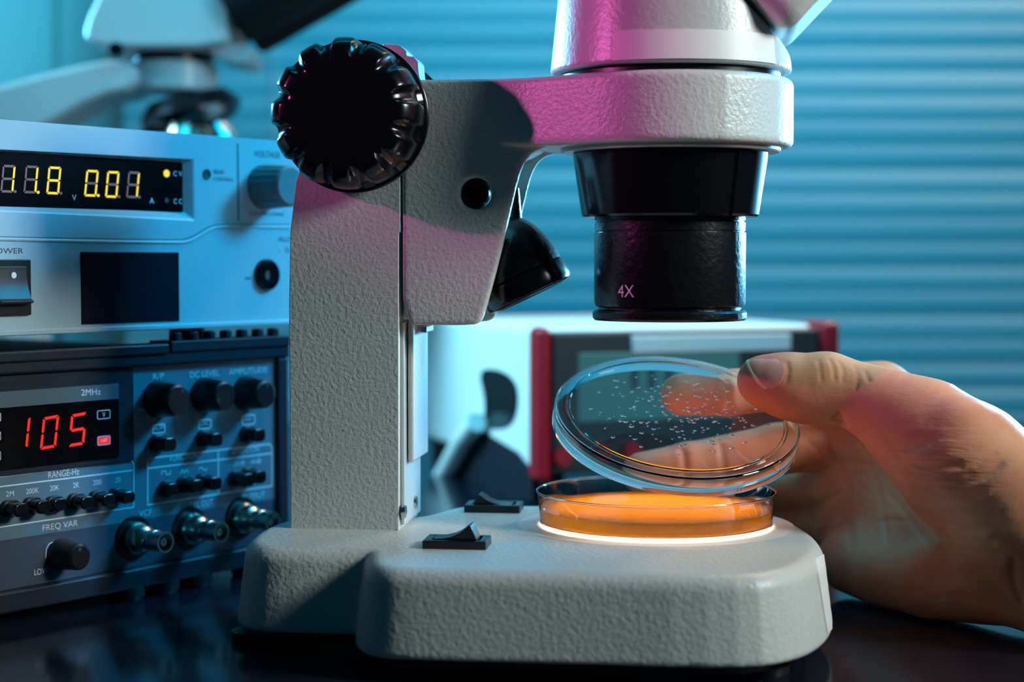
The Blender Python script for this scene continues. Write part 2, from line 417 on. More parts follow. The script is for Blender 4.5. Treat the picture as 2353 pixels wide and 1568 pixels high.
#SCOPE
# ------------------------------------------------------------------ stereo microscope
SC = Frame(-38.3, 645.0, -6.8)
sm = empty('stereo_microscope', -38.3, 645, 0, -6.8)
tag(sm, 'grey textured stereo microscope with black focus knob and objective, in the foreground', 'microscope')
ZT = 35.9
top_px = [(690, 1191), (640, 1203), (605, 1222), (588, 1240), (598, 1254), (650, 1259), (845, 1262), (866, 1266),
          (866, 1290), (885, 1302), (940, 1306), (1300, 1313), (1690, 1322), (1790, 1310), (1843, 1288), (1866, 1262),
          (1864, 1240), (1840, 1215), (1785, 1190), (1700, 1173), (1560, 1163), (1200, 1163), (1070, 1163), (1030, 1172), (990, 1184), (950, 1190)]
base_poly = chaikin([SC.z(x, y, ZT) for x, y in top_px], 2)
def base_sdf(x, y, z):
    d2 = poly2d(base_poly, x, y) - 3.6 - .13 * (ZT - z)
    d = rmax(d2, z - ZT, 5.0)
    return rmax(d, 7.6 - z, 1.0) + 0 * x
bx = [p[0] for p in base_poly]; by = [p[1] for p in base_poly]
V, Q = surfnet(base_sdf, (min(bx) - 13, min(by) - 13, 4), (max(bx) + 13, max(by) + 13, 39), 1.25)
mesh_np('base_shell', V, Q, 'paint', sm)
cxy = (sum(bx) / len(bx), sum(by) / len(by))
MB().prism([(cxy[0] + (p[0] - cxy[0]) * .985, cxy[1] + (p[1] - cxy[1]) * .97) for p in base_poly], 3.2, 9, 'xy').build('bottom_plate', 'rubber', sm)
for (u, v) in ((-48, -45), (-48, 10), (20, -82), (130, -75), (130, 30), (30, 38)):
    MB().lathe([(0, 0), (8, 0), (8.5, 1), (8.5, 3.3), (0, 3.3)], (u, v, 0), seg=32).build('rubber_foot', 'rubber', sm)
# blank white sticker on the right end of the base
def base_world(x, y, z):
    dx, dy = x - SC.o[0], y - SC.o[1]
    return base_sdf(dx * SC.e[0] + dy * SC.e[1], dx * SC.n[0] + dy * SC.n[1], z)
def hit_base(px, py):
    r = ray(px, py); t = 480.0
    for _ in range(200):
        p = CAM + r * t; d = float(base_world(np.float32(p[0]), np.float32(p[1]), np.float32(p[2])))
        if abs(d) < .03: return SC.loc(p)
        t += d * .7
        if t > 760: return None
P_ = []; NY = 10
for j in range(NY + 1):
    t = j / NY; x0, x1, y_ = 1872 + 28 * t, 1893 + 26 * t, 1284 + 172 * t
    x1 = next((x1 - k for k in range(0, 20) if hit_base(x1 - k, y_ - 10) is not None), x0 + 4)
    P_ += [hit_base(x0 + (x1 - x0) * q / 4, y_ - 10 * q / 4) or P_[-1] for q in range(5)]
P_ = np.array(P_); cen = np.array([P_[:, 0].min() - 60, P_[:, 1].mean(), P_[:, 2].mean()])
Gn = P_ - cen; Gn[:, 2] = 0; Gn /= np.linalg.norm(Gn, axis=1)[:, None]
T_, U_ = P_ + Gn * .35, P_ - Gn * .3; N_ = len(P_)
fs = [(j * 5 + q, j * 5 + q + 1, j * 5 + q + 6, j * 5 + q + 5) for j in range(NY) for q in range(4)]; fs += [tuple(N_ + i for i in f[::-1]) for f in fs]
eg = list(range(5)) + [j * 5 + 4 for j in range(1, NY + 1)] + [NY * 5 + q for q in (3, 2, 1, 0)] + [j * 5 for j in range(NY - 1, 0, -1)]
fs += [(eg[i], eg[(i + 1) % len(eg)], N_ + eg[(i + 1) % len(eg)], N_ + eg[i]) for i in range(len(eg))]
MB().add([tuple(p) for p in np.concatenate([T_, U_])], fs).build('sticker', 'white', sm)['label'] = 'blank white sticker'

# lit stage glass under the dish
DC = SC.loc(W(1507, 1127, 639)); DCu, DCv = DC[0], DC[1]
MB().lathe([(0, ZT - .3), (51, ZT - .3), (51.4, ZT + .05), (0, ZT + .12)], (DCu, DCv, 0), seg=96).build('stage_glass', 'stage', sm, off=(DCu, DCv, ZT))['label'] = 'lit round stage glass'

# column
col = [SC.at(x, y, -20) for x, y in [(668, 1223), (664, 700), (667, 530), (680, 420), (705, 335), (745, 268), (800, 222), (860, 196), (919, 190),
                                      (919.5, 532), (916, 534), (916, 1225)]]
col[0] = (col[0][0], ZT - .5); col[-1] = (col[-1][0], ZT - .5)
MB().prism(col, -20, 20).build('column', 'paint', sm, bevel=1.6)
MB().box(-.6, .7, -16.5, 18.5, ZT + 1.5, 112).build('column_face_plate', 'paint_s', sm, bevel=.3)
for (px, py) in ((928, 1176), (953, 1154)):
    best = None
    for v in np.linspace(-19, 19, 153):      # where the ray meets the plate
        x, z = SC.at(px, py, v)
        if best is None or abs(x - .7) < best[0]: best = (abs(x - .7), v, z)
    _, v, z = best
    mb = MB().lathe([(0, .9), (.8, .7), (.8, 1.1), (2.3, .9), (2.5, .3), (2.5, -.5)], (.6, v, z), (1, 0, 0), 24)
    mb.build('screw', 'steel', sm)
MB().box(1.2, 3.4, -12, 20.5, 60, 112).build('slide_rail', 'paint_s', sm, bevel=.9)
MB().box(.4, 7, -4, 12, 107.5, 110.4).build('slide_clip', 'steel', sm, bevel=.6)

# arm with lens ring
HU, HR, Z0, Z1 = 97.0, 44.6, 175.4, 200.0
wing = chaikin([SC.at(x, y, -20) for x, y in [(922, 189), (1060, 185), (1300, 180), (1320, 260), (1330, 328), (1285, 331), (1245, 338), (1218, 352), (1203, 372),
                                              (1190, 405), (1168, 500), (1148, 590), (1112, 722), (1103, 741), (1085, 748), (1000, 748), (922, 747), (922, 500)]], 1)
wing = [(max(p[0], .8), p[1]) for p in wing]
core = [SC.at(x, y, -20) for x, y in [(922, 195), (1300, 190), (1310, 325), (1240, 332), (1150, 380), (1110, 500), (1080, 620), (1060, 735), (922, 735)]]
pr = SC.at(1093, 445, -20)
def arm_sdf(x, y, z):
    w = poly2d(wing, x, z); ay = np.abs(y)
    wings = rmax(rmax(w, ay - 20.0, 1.3), 15.6 - ay, .4)
    c = rmax(poly2d(core, x, z), ay - 17, .5)
    box2 = np.maximum(np.maximum(.8 - x, x - HU), ay - 20.0)
    cir = np.hypot(x - HU, y) - HR
    pl = smin(box2, cir, 26.0)
    ring = rmax(rmax(pl, z - Z1, 2.6), Z0 - z, 2.2)
    ring = np.maximum(ring, .8 - x)
    d = np.minimum(np.minimum(wings, c), ring)
    hole = rmax(np.hypot(x - pr[0], z - pr[1]) - 5.6 - np.clip(-(y + 19.0), 0, 2) * .9, y + 14.5, .1)
    return np.maximum(d, -np.maximum(hole, y + 14.5))
V, Q = surfnet(arm_sdf, (-2, -48, 106), (146, 48, 204), .95)
mesh_np('arm', V, Q, 'paint', sm)
MB().lathe([(0, 4.6), (1.3, 4.2), (1.6, 2.2), (2.6, 2.8), (3.4, 4.2), (4.3, 4.0), (4.8, 2), (4.8, -3)], (pr[0], -15, pr[1]), (0, -1, 0), 40).build('socket_bolt', 'blackgloss', sm)
st = [SC.at(x, y, -4) for x, y in [(880, 100), (918, 103), (934, 117), (934, 128), (950, 130), (960, 141), (962, 168), (968, 195), (880, 195)]]
MB().prism(st, -4, 10).build('rack_cover', 'paint_s', sm, bevel=.5)

# focus knobs
kc = SC.at(815, 269, -24)
def scal(t, r, h):
    if r < 15: return r
    d = ((t / (PI / 6) + .02) % 1.0) - .5
    depth = 1.9 if h > 4 else 0.0
    if h > 19: depth = 2.9
    return r - depth * math.exp(-(d / .2) ** 4)
for side, name in ((-1, 'focus_knob'), (1, 'focus_knob')):
    mb = MB().lathe([(0, -6), (9, -6), (9, 0), (26.6, 0), (27.4, .7), (27.4, 2.6), (26.6, 3.3), (26.2, 3.4), (26.4, 5), (26.5, 12), (26.4, 17.5), (24.6, 21.5), (22.2, 24.0), (21, 24.6), (18, 24.8), (0, 24.8)],
                    (kc[0], side * 24.0, kc[1]), (0, side, 0), 288, scal)
    mb.build(name, 'blackgloss', sm, sharp=28)

# objective
col_ = MB().lathe([(0, 175.8), (40.2, 175.8), (40.2, 174.4), (39.6, 173.9), (37, 173.9), (0, 173.9)], (HU, 0, 0), seg=96)
col_.build('lens_collar', 'paint_s', sm)
def facet(t, r, h):
    t = (t + PI) % (2 * PI) - PI
    for a in (-.55, 2.6):
        if abs(t - a) < .3: return r + .9
    return r
mb = MB().lathe([(0, 174), (35.0, 174), (35.6, 173.4), (35.4, 171), (32.4, 151.2), (31.8, 150.4), (28.5, 150.4), (0, 150.4)], (HU, 0, 0), seg=192, rad=facet)
ob = mb.build('objective_sleeve', 'blackgloss', sm, sharp=25)
mb = MB().lathe([(0, 151), (27.6, 151), (27.6, 149.3), (27.2, 149.1), (27.2, 148.6), (27.6, 148.4), (27.6, 145.4), (27.2, 145.2), (27.2, 144.9), (27.8, 144.7), (27.8, 119),
                 (27.5, 118), (26.2, 117.4), (26.2, 116.8), (27.6, 116.4), (28.3, 115.6), (28.3, 113.6), (27.6, 112.7), (22, 112.7), (21, 114), (0, 116)], (HU, 0, 0), seg=128)
ob = mb.build('objective_barrel', 'lensblack', sm, sharp=30)
# 4X, wrapped round the barrel
vsu, fs = text_mesh('4X')
r_ = 27.93
def barrel_angle(px, py):
    o = CAM; r = ray(px, py); c = SC.o + SC.e * HU
    a = r[0] ** 2 + r[1] ** 2; b = 2 * ((o - c)[0] * r[0] + (o - c)[1] * r[1]); cc = (o - c)[0] ** 2 + (o - c)[1] ** 2 - r_ ** 2
    t = (-b - math.sqrt(b * b - 4 * a * cc)) / (2 * a); p = SC.loc(o + r * t); return math.atan2(p[1], p[0] - HU), p[2]
a0, zb = barrel_angle(1420, 683); a1, zt = barrel_angle(1457, 655)
mb = MB().add([(HU + r_ * math.cos(a0 + u * (a1 - a0)), r_ * math.sin(a0 + u * (a1 - a0)), zb + v * (zt - zb)) for u, v in vsu], fs)
M['mark'] = mat('pale_lettering', (.85, .80, .85), .5)
mb.build('lettering', 'mark', ob)

# viewing head
MB().lathe([(0, 199), (40, 199), (40, 203.5), (0, 203.5)], (HU, 0, 0), seg=96).build('head_dovetail', 'black', sm)
pk = SC.at(1790, 84, -20); sl = SC.at(1700, 2, -20)
nx, nz = (sl[1] - pk[1]), -(sl[0] - pk[0]); L = math.hypot(nx, nz); nx /= L; nz /= L
if nx < 0: nx, nz = -nx, -nz
def head_sdf(x, y, z):
    r = np.hypot(x - HU, y) - (44.0 - .10 * (z - 202.5))
    low = rmax(rmax(r, 202.4 - z, 1.2), z - 262.0, 6.0)
    cut = (x - pk[0]) * nx + (z - pk[1]) * nz
    flat = -37.5 - y
    d = rmax(low, cut, 1.5)
    return d
V, Q = surfnet(head_sdf, (48, -48, 200), (146, 48, 265), 1.15)
mesh_np('viewing_head', V, Q, 'paint_s', sm)
# inclined binocular housing above the cut
def bino_sdf(x, y, z):
    a = (x - pk[0]) * nx + (z - pk[1]) * nz; b = -(x - pk[0]) * nz + (z - pk[1]) * nx     # a outward, b along the slope (up)
    ay = np.abs(y)
    d = rmax(rmax(.9 - a, a - 62.0, 4.0), ay - 36.0 + a * .12, 9.0)
    d = rmax(d, -b - 2.0 - a * .02, 6.0)
    return rmax(d, b - 60.0, 6.0)
V, Q = surfnet(bino_sdf, (70, -46, 205), (200, 46, 320), 1.8)
mesh_np('binocular_housing', V, Q, 'paint_s', sm)
for s_ in (-1, 1):
    c0 = np.array([pk[0] + nx * 58 - nz * 0 - nz * 30, s_ * 24, pk[1] + nz * 58 + nx * 30])
    MB().lathe([(0, 0), (15, 0), (15, 34), (17, 36), (17, 58), (13, 62), (0, 61)], c0, (nx, 0, nz), 48).build('eyepiece', 'lensblack', sm)
# white label on the head
def on_head(px, py, R=44.25):
    r = ray(px, py); c = SC.o + SC.e * HU; o = CAM
    a = r[0] ** 2 + r[1] ** 2; b = 2 * ((o - c)[0] * r[0] + (o - c)[1] * r[1]); cc = (o - c)[0] ** 2 + (o - c)[1] ** 2 - R ** 2
    t = (-b - math.sqrt(max(b * b - 4 * a * cc, 0))) / (2 * a); p = SC.loc(o + r * t); return math.atan2(p[1], p[0] - HU), p[2]
h0, h1 = on_head(1409, 141)[0], on_head(1783, 141)[0]; mb = MB(); n = 40
rows = [(203.4, 0), (203.4, 1), (213.4, 1), (213.4, 0)]
vs = []
for k in range(n + 1):
    t = h0 + (h1 - h0) * k / n
    for z, o_ in rows:
        R = 44.0 - .10 * (z - 202.5) + (.35 if o_ else -.3); vs.append((HU + R * math.cos(t), R * math.sin(t), z))
mb.add(vs, [(4 * k + i, 4 * k + (i + 1) % 4, 4 * k + 4 + (i + 1) % 4, 4 * k + 4 + i) for k in range(n) for i in range(4)] + [(0, 1, 2, 3), (4 * n + 3, 4 * n + 2, 4 * n + 1, 4 * n)])
mb.build('label_strip', 'white', sm)['label'] = 'blank white label strip'

# lamp housing between the arm wings
lx, lz = SC.at(1209, 657, 0); ax = Vector((.434, 0, -.9))
mb = MB().lathe([(0, 4.0), (12.5, 4.0), (14.5, 4.3), (16.4, 3.6), (17, 2.2), (16.4, -3.6), (15.6, -4.2), (15.2, -4.3), (0, -4.3)], (lx, 0, lz), ax, 72)
mb.build('lamp_ring', 'blackgloss', sm, sharp=30)
prof = [(16.2 * math.cos(t), -4.4 - 23.5 * math.sin(t)) for t in np.linspace(0, PI / 2, 18)]
prof[-1] = (0, prof[-1][1])
MB().lathe([(0, -4.2)] + prof, (lx, 0, lz), ax, 72).build('lamp_housing', 'lensblack', sm)
sx, sz = SC.at(1193, 470, 0)
MB().lathe([(0, 0), (4.2, 0), (3, 12), (0, 12)], (sx - 3, 0, sz - 6), (0, 0, 1), 24).build('lamp_stem', 'lensblack', sm)

# rocker switches on the base
def rocker(parent, px, py, flip, near=True):
    u, v = SC.z(px, py, ZT)
    if near: v0, v1 = v, v + 14.5
    else: v0, v1 = v, v + 14.5
    fr = MB()
    zf = ZT + 2.9; w = 22.0
    fr.box(u, u + w, v0, v0 + 2.2, ZT - .5, zf).box(u, u + w, v1 - 2.2, v1, ZT - .5, zf).box(u, u + 2.6, v0 + 2.2, v1 - 2.2, ZT - .5, zf).box(u + w - 2.6, u + w, v0 + 2.2, v1 - 2.2, ZT - .5, zf)
    fr.box(u + 2.6, u + w - 2.6, v0 + 2.2, v1 - 2.2, ZT - .5, ZT + .8)
    sw = fr.build('rocker_switch', 'black', parent, bevel=.35)
    a, b = u + 3.2, u + w - 3.6
    pr_ = [(0, -1.0), (0, 3.2), (.25, 3.35), (.45, 4.1), (.62, 5.4), (.80, 7.6), (.86, 8.0), (1.0, 3.3), (1.0, -1.0)]
    if flip: pr_ = [(1 - x, z) for x, z in pr_]
    k = 1.0 if not flip else .85
    MB().prism([(a + x * (b - a), ZT + z * k) for x, z in pr_], v0 + 2.5, v1 - 2.5).build('rocker', 'black', sw, bevel=.3)
rocker(sm, 970, 1262, False)
rocker(sm, 1066, 1178, True)

#DISH
# ------------------------------------------------------------------ petri dish, on the stage
Dx, Dy = W(1507, 1127, 639)[:2]
dish = empty('petri_dish', Dx, Dy, ZT + .3)
tag(dish, 'open round clear petri dish with orange agar on the lit microscope stage', 'petri dish')
MB().lathe([(43.2, 1.3), (44.3, 12.3)], seg=160).build('dish_wall', 'thin', dish)
MB().lathe([(0, 1.2), (43.0, 1.2), (43.25, 1.4)], seg=160).build('dish_floor', 'thin', dish)
MB().lathe([(44.0, 12.1), (44.0, 12.6), (44.35, 12.85), (44.75, 12.6), (44.75, 12.1), (44.35, 11.9), (44.0, 12.1)], seg=160).build('dish_rim', 'glass', dish, sharp=80)
MB().lathe([(41.3, 0.05), (41.2, 1.1), (42.2, 1.15), (43.3, 1.3), (43.4, .9), (42.3, .6), (42.0, .05), (41.3, .05)], seg=160).build('foot_ring', 'glass', dish, sharp=80)
prof = [(0, 1.5), (42.4, 1.5), (42.85, 2.0), (43.25, 6.3), (42.9, 6.0), (42.0, 5.75), (0, 5.7)]
MB().lathe(prof, seg=128).build('agar', 'agar', dish, sharp=60)['label'] = 'orange agar layer'

# ------------------------------------------------------------------ petri lid, held tilted by the hand
lid = empty('petri_cover', 0, 0, 0)
tag(lid, 'clear round petri dish lid held tilted by the fingers, droplets inside', 'petri dish lid')
lc = W(1556, 950, 646)
lid.location = Vector(lc) * S
LR = Matrix.Rotation(math.radians(4.6), 4, 'Y') @ Matrix.Rotation(math.radians(24.6), 4, 'X')
lid.rotation_euler = LR.to_euler()
mb = MB().lathe([(0, -.8), (40.2, -.8), (40.5, -1.2), (41.3, -1.2), (41.6, -.8), (45.4, -1.0), (45.75, -1.5), (46.2, -7.2), (46.45, -7.4), (46.7, -7.1), (46.4, -1.0), (45.7, -.1), (45.0, 0),
                 (41.9, 0), (41.6, .55), (40.8, .55), (40.5, 0), (0, 0)], seg=160)
mb.build('lid_shell', 'glass', lid, sharp=50)
for k in range(6):
    mb = MB(); a = math.radians(22 + 60 * k); c, s_ = math.cos(a), math.sin(a)
    vs = [(c * r - s_ * w, s_ * r + c * w, z) for r in (43.6, 45.6) for w in (-.35, .35) for z in (-4.6, -1.2)]
    mb.add(vs, [(0, 1, 3, 2), (4, 6, 7, 5), (0, 4, 5, 1), (2, 3, 7, 6), (0, 2, 6, 4), (1, 5, 7, 3)])
mb.build('vent_nub', 'glass', lid)
M['droplet'] = mat('water_droplet', (1, 1, 1), 0, trans=1, ior=1.33)
mb = MB(); rnd = random.Random(3)
for k in range(230):
    r = 38 * math.sqrt(rnd.random()) * (.6 + .4 * rnd.random()); a = rnd.random() * 2 * PI
    x, y = r * math.cos(a) * .95 + 1, r * math.sin(a) * .92
    q = rnd.uniform(.25, .7); e = rnd.uniform(.8, 1.7)
    mb.lathe([(1, 0), (.85, -.45), (.5, -.8), (0, -.95)], (0, 0, 0), seg=10)
    for i in range(len(mb.v) - 31, len(mb.v)):
        vx, vy, vz = mb.v[i]; mb.v[i] = (x + vx * q * e, y + vy * q, -.82 + vz * q * .8)
o = mb.build('condensation', 'droplet', lid, sharp=80); tag(o, 'tiny water droplets', kind='stuff')

#HAND
# ------------------------------------------------------------------ hand
def cap(p, q, r0, r1, x, y, z):
    p = np.asarray(p, np.float32); q = np.asarray(q, np.float32); b = q - p; L = float(b @ b)
    px_, py_, pz_ = x - p[0], y - p[1], z - p[2]
    t = np.clip((px_ * b[0] + py_ * b[1] + pz_ * b[2]) / L, 0, 1)
    return np.sqrt((px_ - b[0] * t) ** 2 + (py_ - b[1] * t) ** 2 + (pz_ - b[2] * t) ** 2) - (r0 + (r1 - r0) * t)
def chain(pts, x, y, z, k=2.5):
    d = None
    for (a, b) in zip(pts, pts[1:]):
        c = cap(W(*a[:3]), W(*b[:3]), a[3], b[3], x, y, z); d = c if d is None else smin(d, c, k)
    return d
thumb = [(1752, 876, 650.5, 9.6), (1800, 885, 648.5, 11.2), (1850, 894, 646.5, 12.0), (1903, 896, 645.5, 12.4), (1975, 912, 641, 11.6), (2040, 942, 636, 14.0), (2120, 992, 630, 19.0)]
meta = [(2120, 992, 630, 19.0), (2215, 1072, 618, 23.0), (2340, 1188, 606, 25.5), (2500, 1310, 598, 27), (2640, 1420, 596, 27)]
index = [(1565, 910, 693, 8.4), (1672, 905, 694, 9.3), (1840, 882, 697, 10.2), (2025, 902, 700, 12)]
indexm = [(2025, 902, 700, 12), (2200, 1020, 668, 13), (2500, 1230, 612, 17)]
middle = [(1474, 1088, 704, 8.2), (1580, 1072, 706, 9.2), (1780, 1035, 710, 10.2), (1955, 1010, 708, 12.3)]
middlem = [(1955, 1010, 708, 12.5), (2160, 1110, 672, 13), (2500, 1260, 612, 17)]
ringf = [(1640, 1150, 732, 7.8), (1740, 1128, 734, 9), (1850, 1120, 728, 10), (1945, 1122, 708, 12)]
ringm = [(1945, 1122, 708, 12.5), (2140, 1190, 668, 14), (2500, 1300, 608, 18)]
pinky = [(1800, 1190, 735, 7.5), (1860, 1205, 728, 8.6), (1950, 1215, 702, 11)]
pinkym = [(1950, 1215, 702, 12), (2130, 1260, 662, 14.5), (2500, 1330, 604, 18)]
hypo = [(1955, 1287, 684, 13.3), (2040, 1320, 664, 13.6), (2150, 1342, 642, 14.2), (2353, 1350, 613, 14.2), (2500, 1365, 600, 17), (2640, 1420, 596, 20)]
def hand_sdf(x, y, z):
    palm = chain(indexm, x, y, z)
    for c in (middlem, ringm, pinkym, hypo): palm = smin(palm, chain(c, x, y, z), 7)
    th = smin(chain(thumb, x, y, z, 5), chain(meta, x, y, z, 6), 6)
    d = smin(palm, th, 9)
    fi = chain(index, x, y, z, 2.5)
    for c in (middle, ringf, pinky): fi = smin(fi, chain(c, x, y, z, 2.5), 1.2)
    d = smin(d, fi, 3.5)
    # knuckle of the thumb and pulp of its tip
    for (a, r) in (((1903, 876, 643), 8.5), ((2205, 985, 612), 9.0)):
        c = W(*a); d = smin(d, np.sqrt((x - c[0]) ** 2 + (y - c[1]) ** 2 + (z - c[2]) ** 2) - r, 6)
    return np.maximum(rmax(d, .5 - z, 1.5), x - 236.0)
V, Q = surfnet(hand_sdf, (36, 560, -2), (238, 752, 118), 0.8)
def hit(px, py, fn=hand_sdf, start=520.0):
    r = ray(px, py); t = start; 
    for _ in range(160):
        p = CAM + r * t; d = float(fn(np.float32(p[0]), np.float32(p[1]), np.float32(p[2])))
        if abs(d) < .02: break
        t += d * .8
        if t > 800: return None
    return p
def grad(fn, P, e=.2):
    f0 = fn(P[:, 0], P[:, 1], P[:, 2]); G = np.zeros_like(P)
    for i in range(3):
        A = P.copy(); A[:, i] += e; G[:, i] = (fn(A[:, 0], A[:, 1], A[:, 2]) - f0) / e
    return G / np.maximum(np.linalg.norm(G, axis=1), 1e-6)[:, None]
def polyd(V, pts):
    d = np.full(len(V), 1e9); tt = np.zeros(len(V)); n = len(pts) - 1
    for i in range(n):
        a, b = pts[i], pts[i + 1]; e = b - a; t = np.clip(((V - a) @ e) / (e @ e), 0, 1)
        q = np.linalg.norm(V - a - t[:, None] * e, axis=1); m = q < d; d = np.where(m, q, d); tt = np.where(m, (i + t) / n, tt)
    return d, tt
creases = []      # (pixel polyline, depth mm, half width mm)
# palm lines
creases += [([(1895, 985), (1925, 1060), (1950, 1120), (1955, 1200), (1955, 1290), (1955, 1340)], .9, 1.4),
            ([(1960, 985), (2000, 1060), (2022, 1140), (2032, 1210), (2042, 1260)], .6, 1.2),
            ([(2020, 1110), (2070, 1165), (2120, 1230), (2165, 1300)], .35, 1.1),
            ([(1850, 1010), (1900, 1050), (1960, 1110), (2020, 1145)], .35, 1.0),
            ([(1840, 1080), (1890, 1065), (1950, 1062), (2010, 1070)], .35, 1.0),
            ([(1860, 1165), (1900, 1150), (1945, 1125)], .5, 1.4), ([(1880, 1230), (1915, 1215), (1950, 1200)], .5, 1.4),
            ([(1985, 1230), (2030, 1190), (2090, 1200)], .3, 1.0),
            ([(2330, 1280), (2325, 1340), (2350, 1400)], 1.2, 1.6)]
# thumb joint creases
creases += [([(1880, 826), (1884, 850), (1888, 880)], .22, .7), ([(1905, 824), (1915, 845), (1917, 875)], .28, .7), ([(1925, 828), (1938, 850), (1935, 880)], .25, .7),
            ([(1806, 830), (1813, 850), (1806, 880)], .25, .7),
            ([(1925, 948), (1934, 962), (1938, 978)], 1.3, 1.6), ([(1915, 958), (1925, 970)], .9, 1.4),
            ([(1960, 837), (1972, 860), (1965, 900)], .18, .8), ([(1985, 850), (1998, 880)], .25, .9)]
# wrinkles of the thumb web
top = [(2010, 1000), (2070, 985), (2150, 975), (2230, 970)]
bot = [(2250, 1308), (2290, 1318), (2330, 1312), (2400, 1285)]
webw = [([(2030, 1010), (2080, 1012), (2120, 1000)], .7, 1.6), ([(2045, 1035), (2100, 1030), (2150, 1005)], 1.0, 1.9),
        ([(2060, 1062), (2110, 1072), (2170, 1074), (2215, 1066)], 1.1, 1.7), ([(2080, 1095), (2130, 1115), (2190, 1120), (2250, 1100), (2310, 1060)], 1.2, 1.8),
        ([(2100, 1125), (2150, 1145), (2210, 1150), (2270, 1130), (2330, 1090)], 1.1, 1.8), ([(2118, 1155), (2160, 1172), (2225, 1180), (2290, 1160), (2350, 1110)], 1.1, 1.8),
        ([(2135, 1185), (2185, 1202), (2240, 1208), (2300, 1190), (2360, 1145)], 1.4, 2.0), ([(2160, 1215), (2210, 1232), (2265, 1232), (2320, 1210), (2370, 1170)], 1.2, 1.8),
        ([(2185, 1245), (2235, 1260), (2290, 1255), (2345, 1230)], 1.0, 1.8), ([(2210, 1272), (2260, 1285), (2310, 1278), (2360, 1255)], 1.0, 1.8),
        ([(2240, 1300), (2290, 1306), (2340, 1292)], .9, 1.8), ([(2240, 1075), (2290, 1040), (2330, 1000)], .3, 1.2)]
webw = [([p for p in pts if p[0] < 2320] or pts, d_ * .75, w_) for pts, d_, w_ in webw]
for a, b in zip(webw[1:10], webw[2:11]):
    n = min(len(a[0]), len(b[0])); webw.append(([((a[0][i][0] + b[0][i][0]) / 2 + 8, (a[0][i][1] + b[0][i][1]) / 2 + 2) for i in range(n)], .4, 1.0))
creases += webw
# finger joint creases seen through the lid
creases += [([(1668, 868), (1672, 905), (1674, 945)], .9, 1.5), ([(1566, 1030), (1574, 1070), (1576, 1110)], .9, 1.5), ([(1655, 1020), (1660, 1055), (1664, 1090)], .6, 1.4)]
G = grad(hand_sdf, V.astype(np.float64))
off = np.zeros(len(V)); nr = np.random.RandomState(5)
for pts, dep, wid in creases:
    pts = chaikin(pts, 2, closed=False); fine = []
    for a, b in zip(pts, pts[1:]):
        n = max(1, int(math.hypot(b[0] - a[0], b[1] - a[1]) / 9)); fine += [(a[0] + (b[0] - a[0]) * k / n, a[1] + (b[1] - a[1]) * k / n) for k in range(n)]
    P = [hit(*p) for p in fine + [pts[-1]]]; P = [p for p in P if p is not None]
    if len(P) < 2: continue
    med = sorted(p[1] for p in P)[len(P) // 2]; P = np.array([p for p in P if abs(p[1] - med) < 22])
    lo_, hi_ = P.min(0) - 8, P.max(0) + 8
    m = np.all((V > lo_) & (V < hi_), 1)
    d, t = polyd(V[m], P)
    fade = np.clip(np.minimum(t, 1 - t) * 6 + .15, 0, 1)
    off[m] += fade * (-dep * np.exp(-(d / wid) ** 2) + .18 * dep * np.exp(-((d - 2.2 * wid) / wid) ** 2))
V2 = V + G * off[:, None]
hand = mesh_np('hand', V2, Q, 'skin')
oh = W(2100, 1250, 650)
hand.data.transform(Matrix.Translation(-Vector(oh) * S)); hand.location = Vector(oh) * S
tag(hand, "person's bare hand reaching in from the right, thumb and fingers pinching the lid", 'hand')
def hit_near(px, py):
    for k in range(40):
        p = hit(px, py + k)
        if p is not None: return p
def nail_patch(quad, nx_, ny_, lift, name, m, parent, dome=.35):
    """quad: left column and right column pixel polylines, top to bottom"""
    A, B = quad; rows = []
    for j in range(ny_ + 1):
        t = j / ny_ * (len(A) - 1); i = min(int(t), len(A) - 2); f = t - i
        a = [A[i][k] * (1 - f) + A[i + 1][k] * f for k in (0, 1)]; b = [B[i][k] * (1 - f) + B[i + 1][k] * f for k in (0, 1)]
        rows.append([hit_near(a[0] + (b[0] - a[0]) * q / nx_, a[1] + (b[1] - a[1]) * q / nx_) for q in range(nx_ + 1)])
    P = np.array([p for r in rows for p in r]); g = grad(hand_sdf, P)
    w = np.array([math.sin(PI * j / ny_) ** .5 * (.6 + .4 * math.sin(PI * min(1, max(0, q / nx_)))) for j in range(ny_ + 1) for q in range(nx_ + 1)])
    T = P + g * (lift * .35 + dome * w)[:, None]; U = P - g * .5
    n = nx_ + 1; N = len(P)
    fs = [(j * n + q, j * n + q + 1, (j + 1) * n + q + 1, (j + 1) * n + q) for j in range(ny_) for q in range(nx_)]
    fs += [tuple(N + i for i in f[::-1]) for f in fs]
    edge = [q for q in range(n)] + [j * n + nx_ for j in range(1, ny_ + 1)] + [ny_ * n + q for q in range(nx_ - 1, -1, -1)] + [j * n for j in range(ny_ - 1, 0, -1)]
    fs += [(edge[i], edge[(i + 1) % len(edge)], N + edge[(i + 1) % len(edge)], N + edge[i]) for i in range(len(edge))]
    mb = MB().add([tuple(p) for p in np.concatenate([T, U]) - oh], fs); return mb.build(name, m, parent, sharp=60)
nl = nail_patch(([(1722, 826), (1722, 838), (1732, 858), (1748, 878), (1764, 892)], [(1784, 826), (1800, 838), (1802, 860), (1794, 880), (1778, 893)]), 16, 14, .5, 'thumbnail', 'nail', hand)
nail_patch(([(1714, 826), (1715, 840), (1725, 861), (1741, 882), (1757, 895)], [(1722, 826), (1722, 838), (1732, 858), (1748, 878), (1764, 892)]), 3, 14, .5, 'nail_edge', 'nail_edge', nl)['label'] = 'pale free edge of the nail'

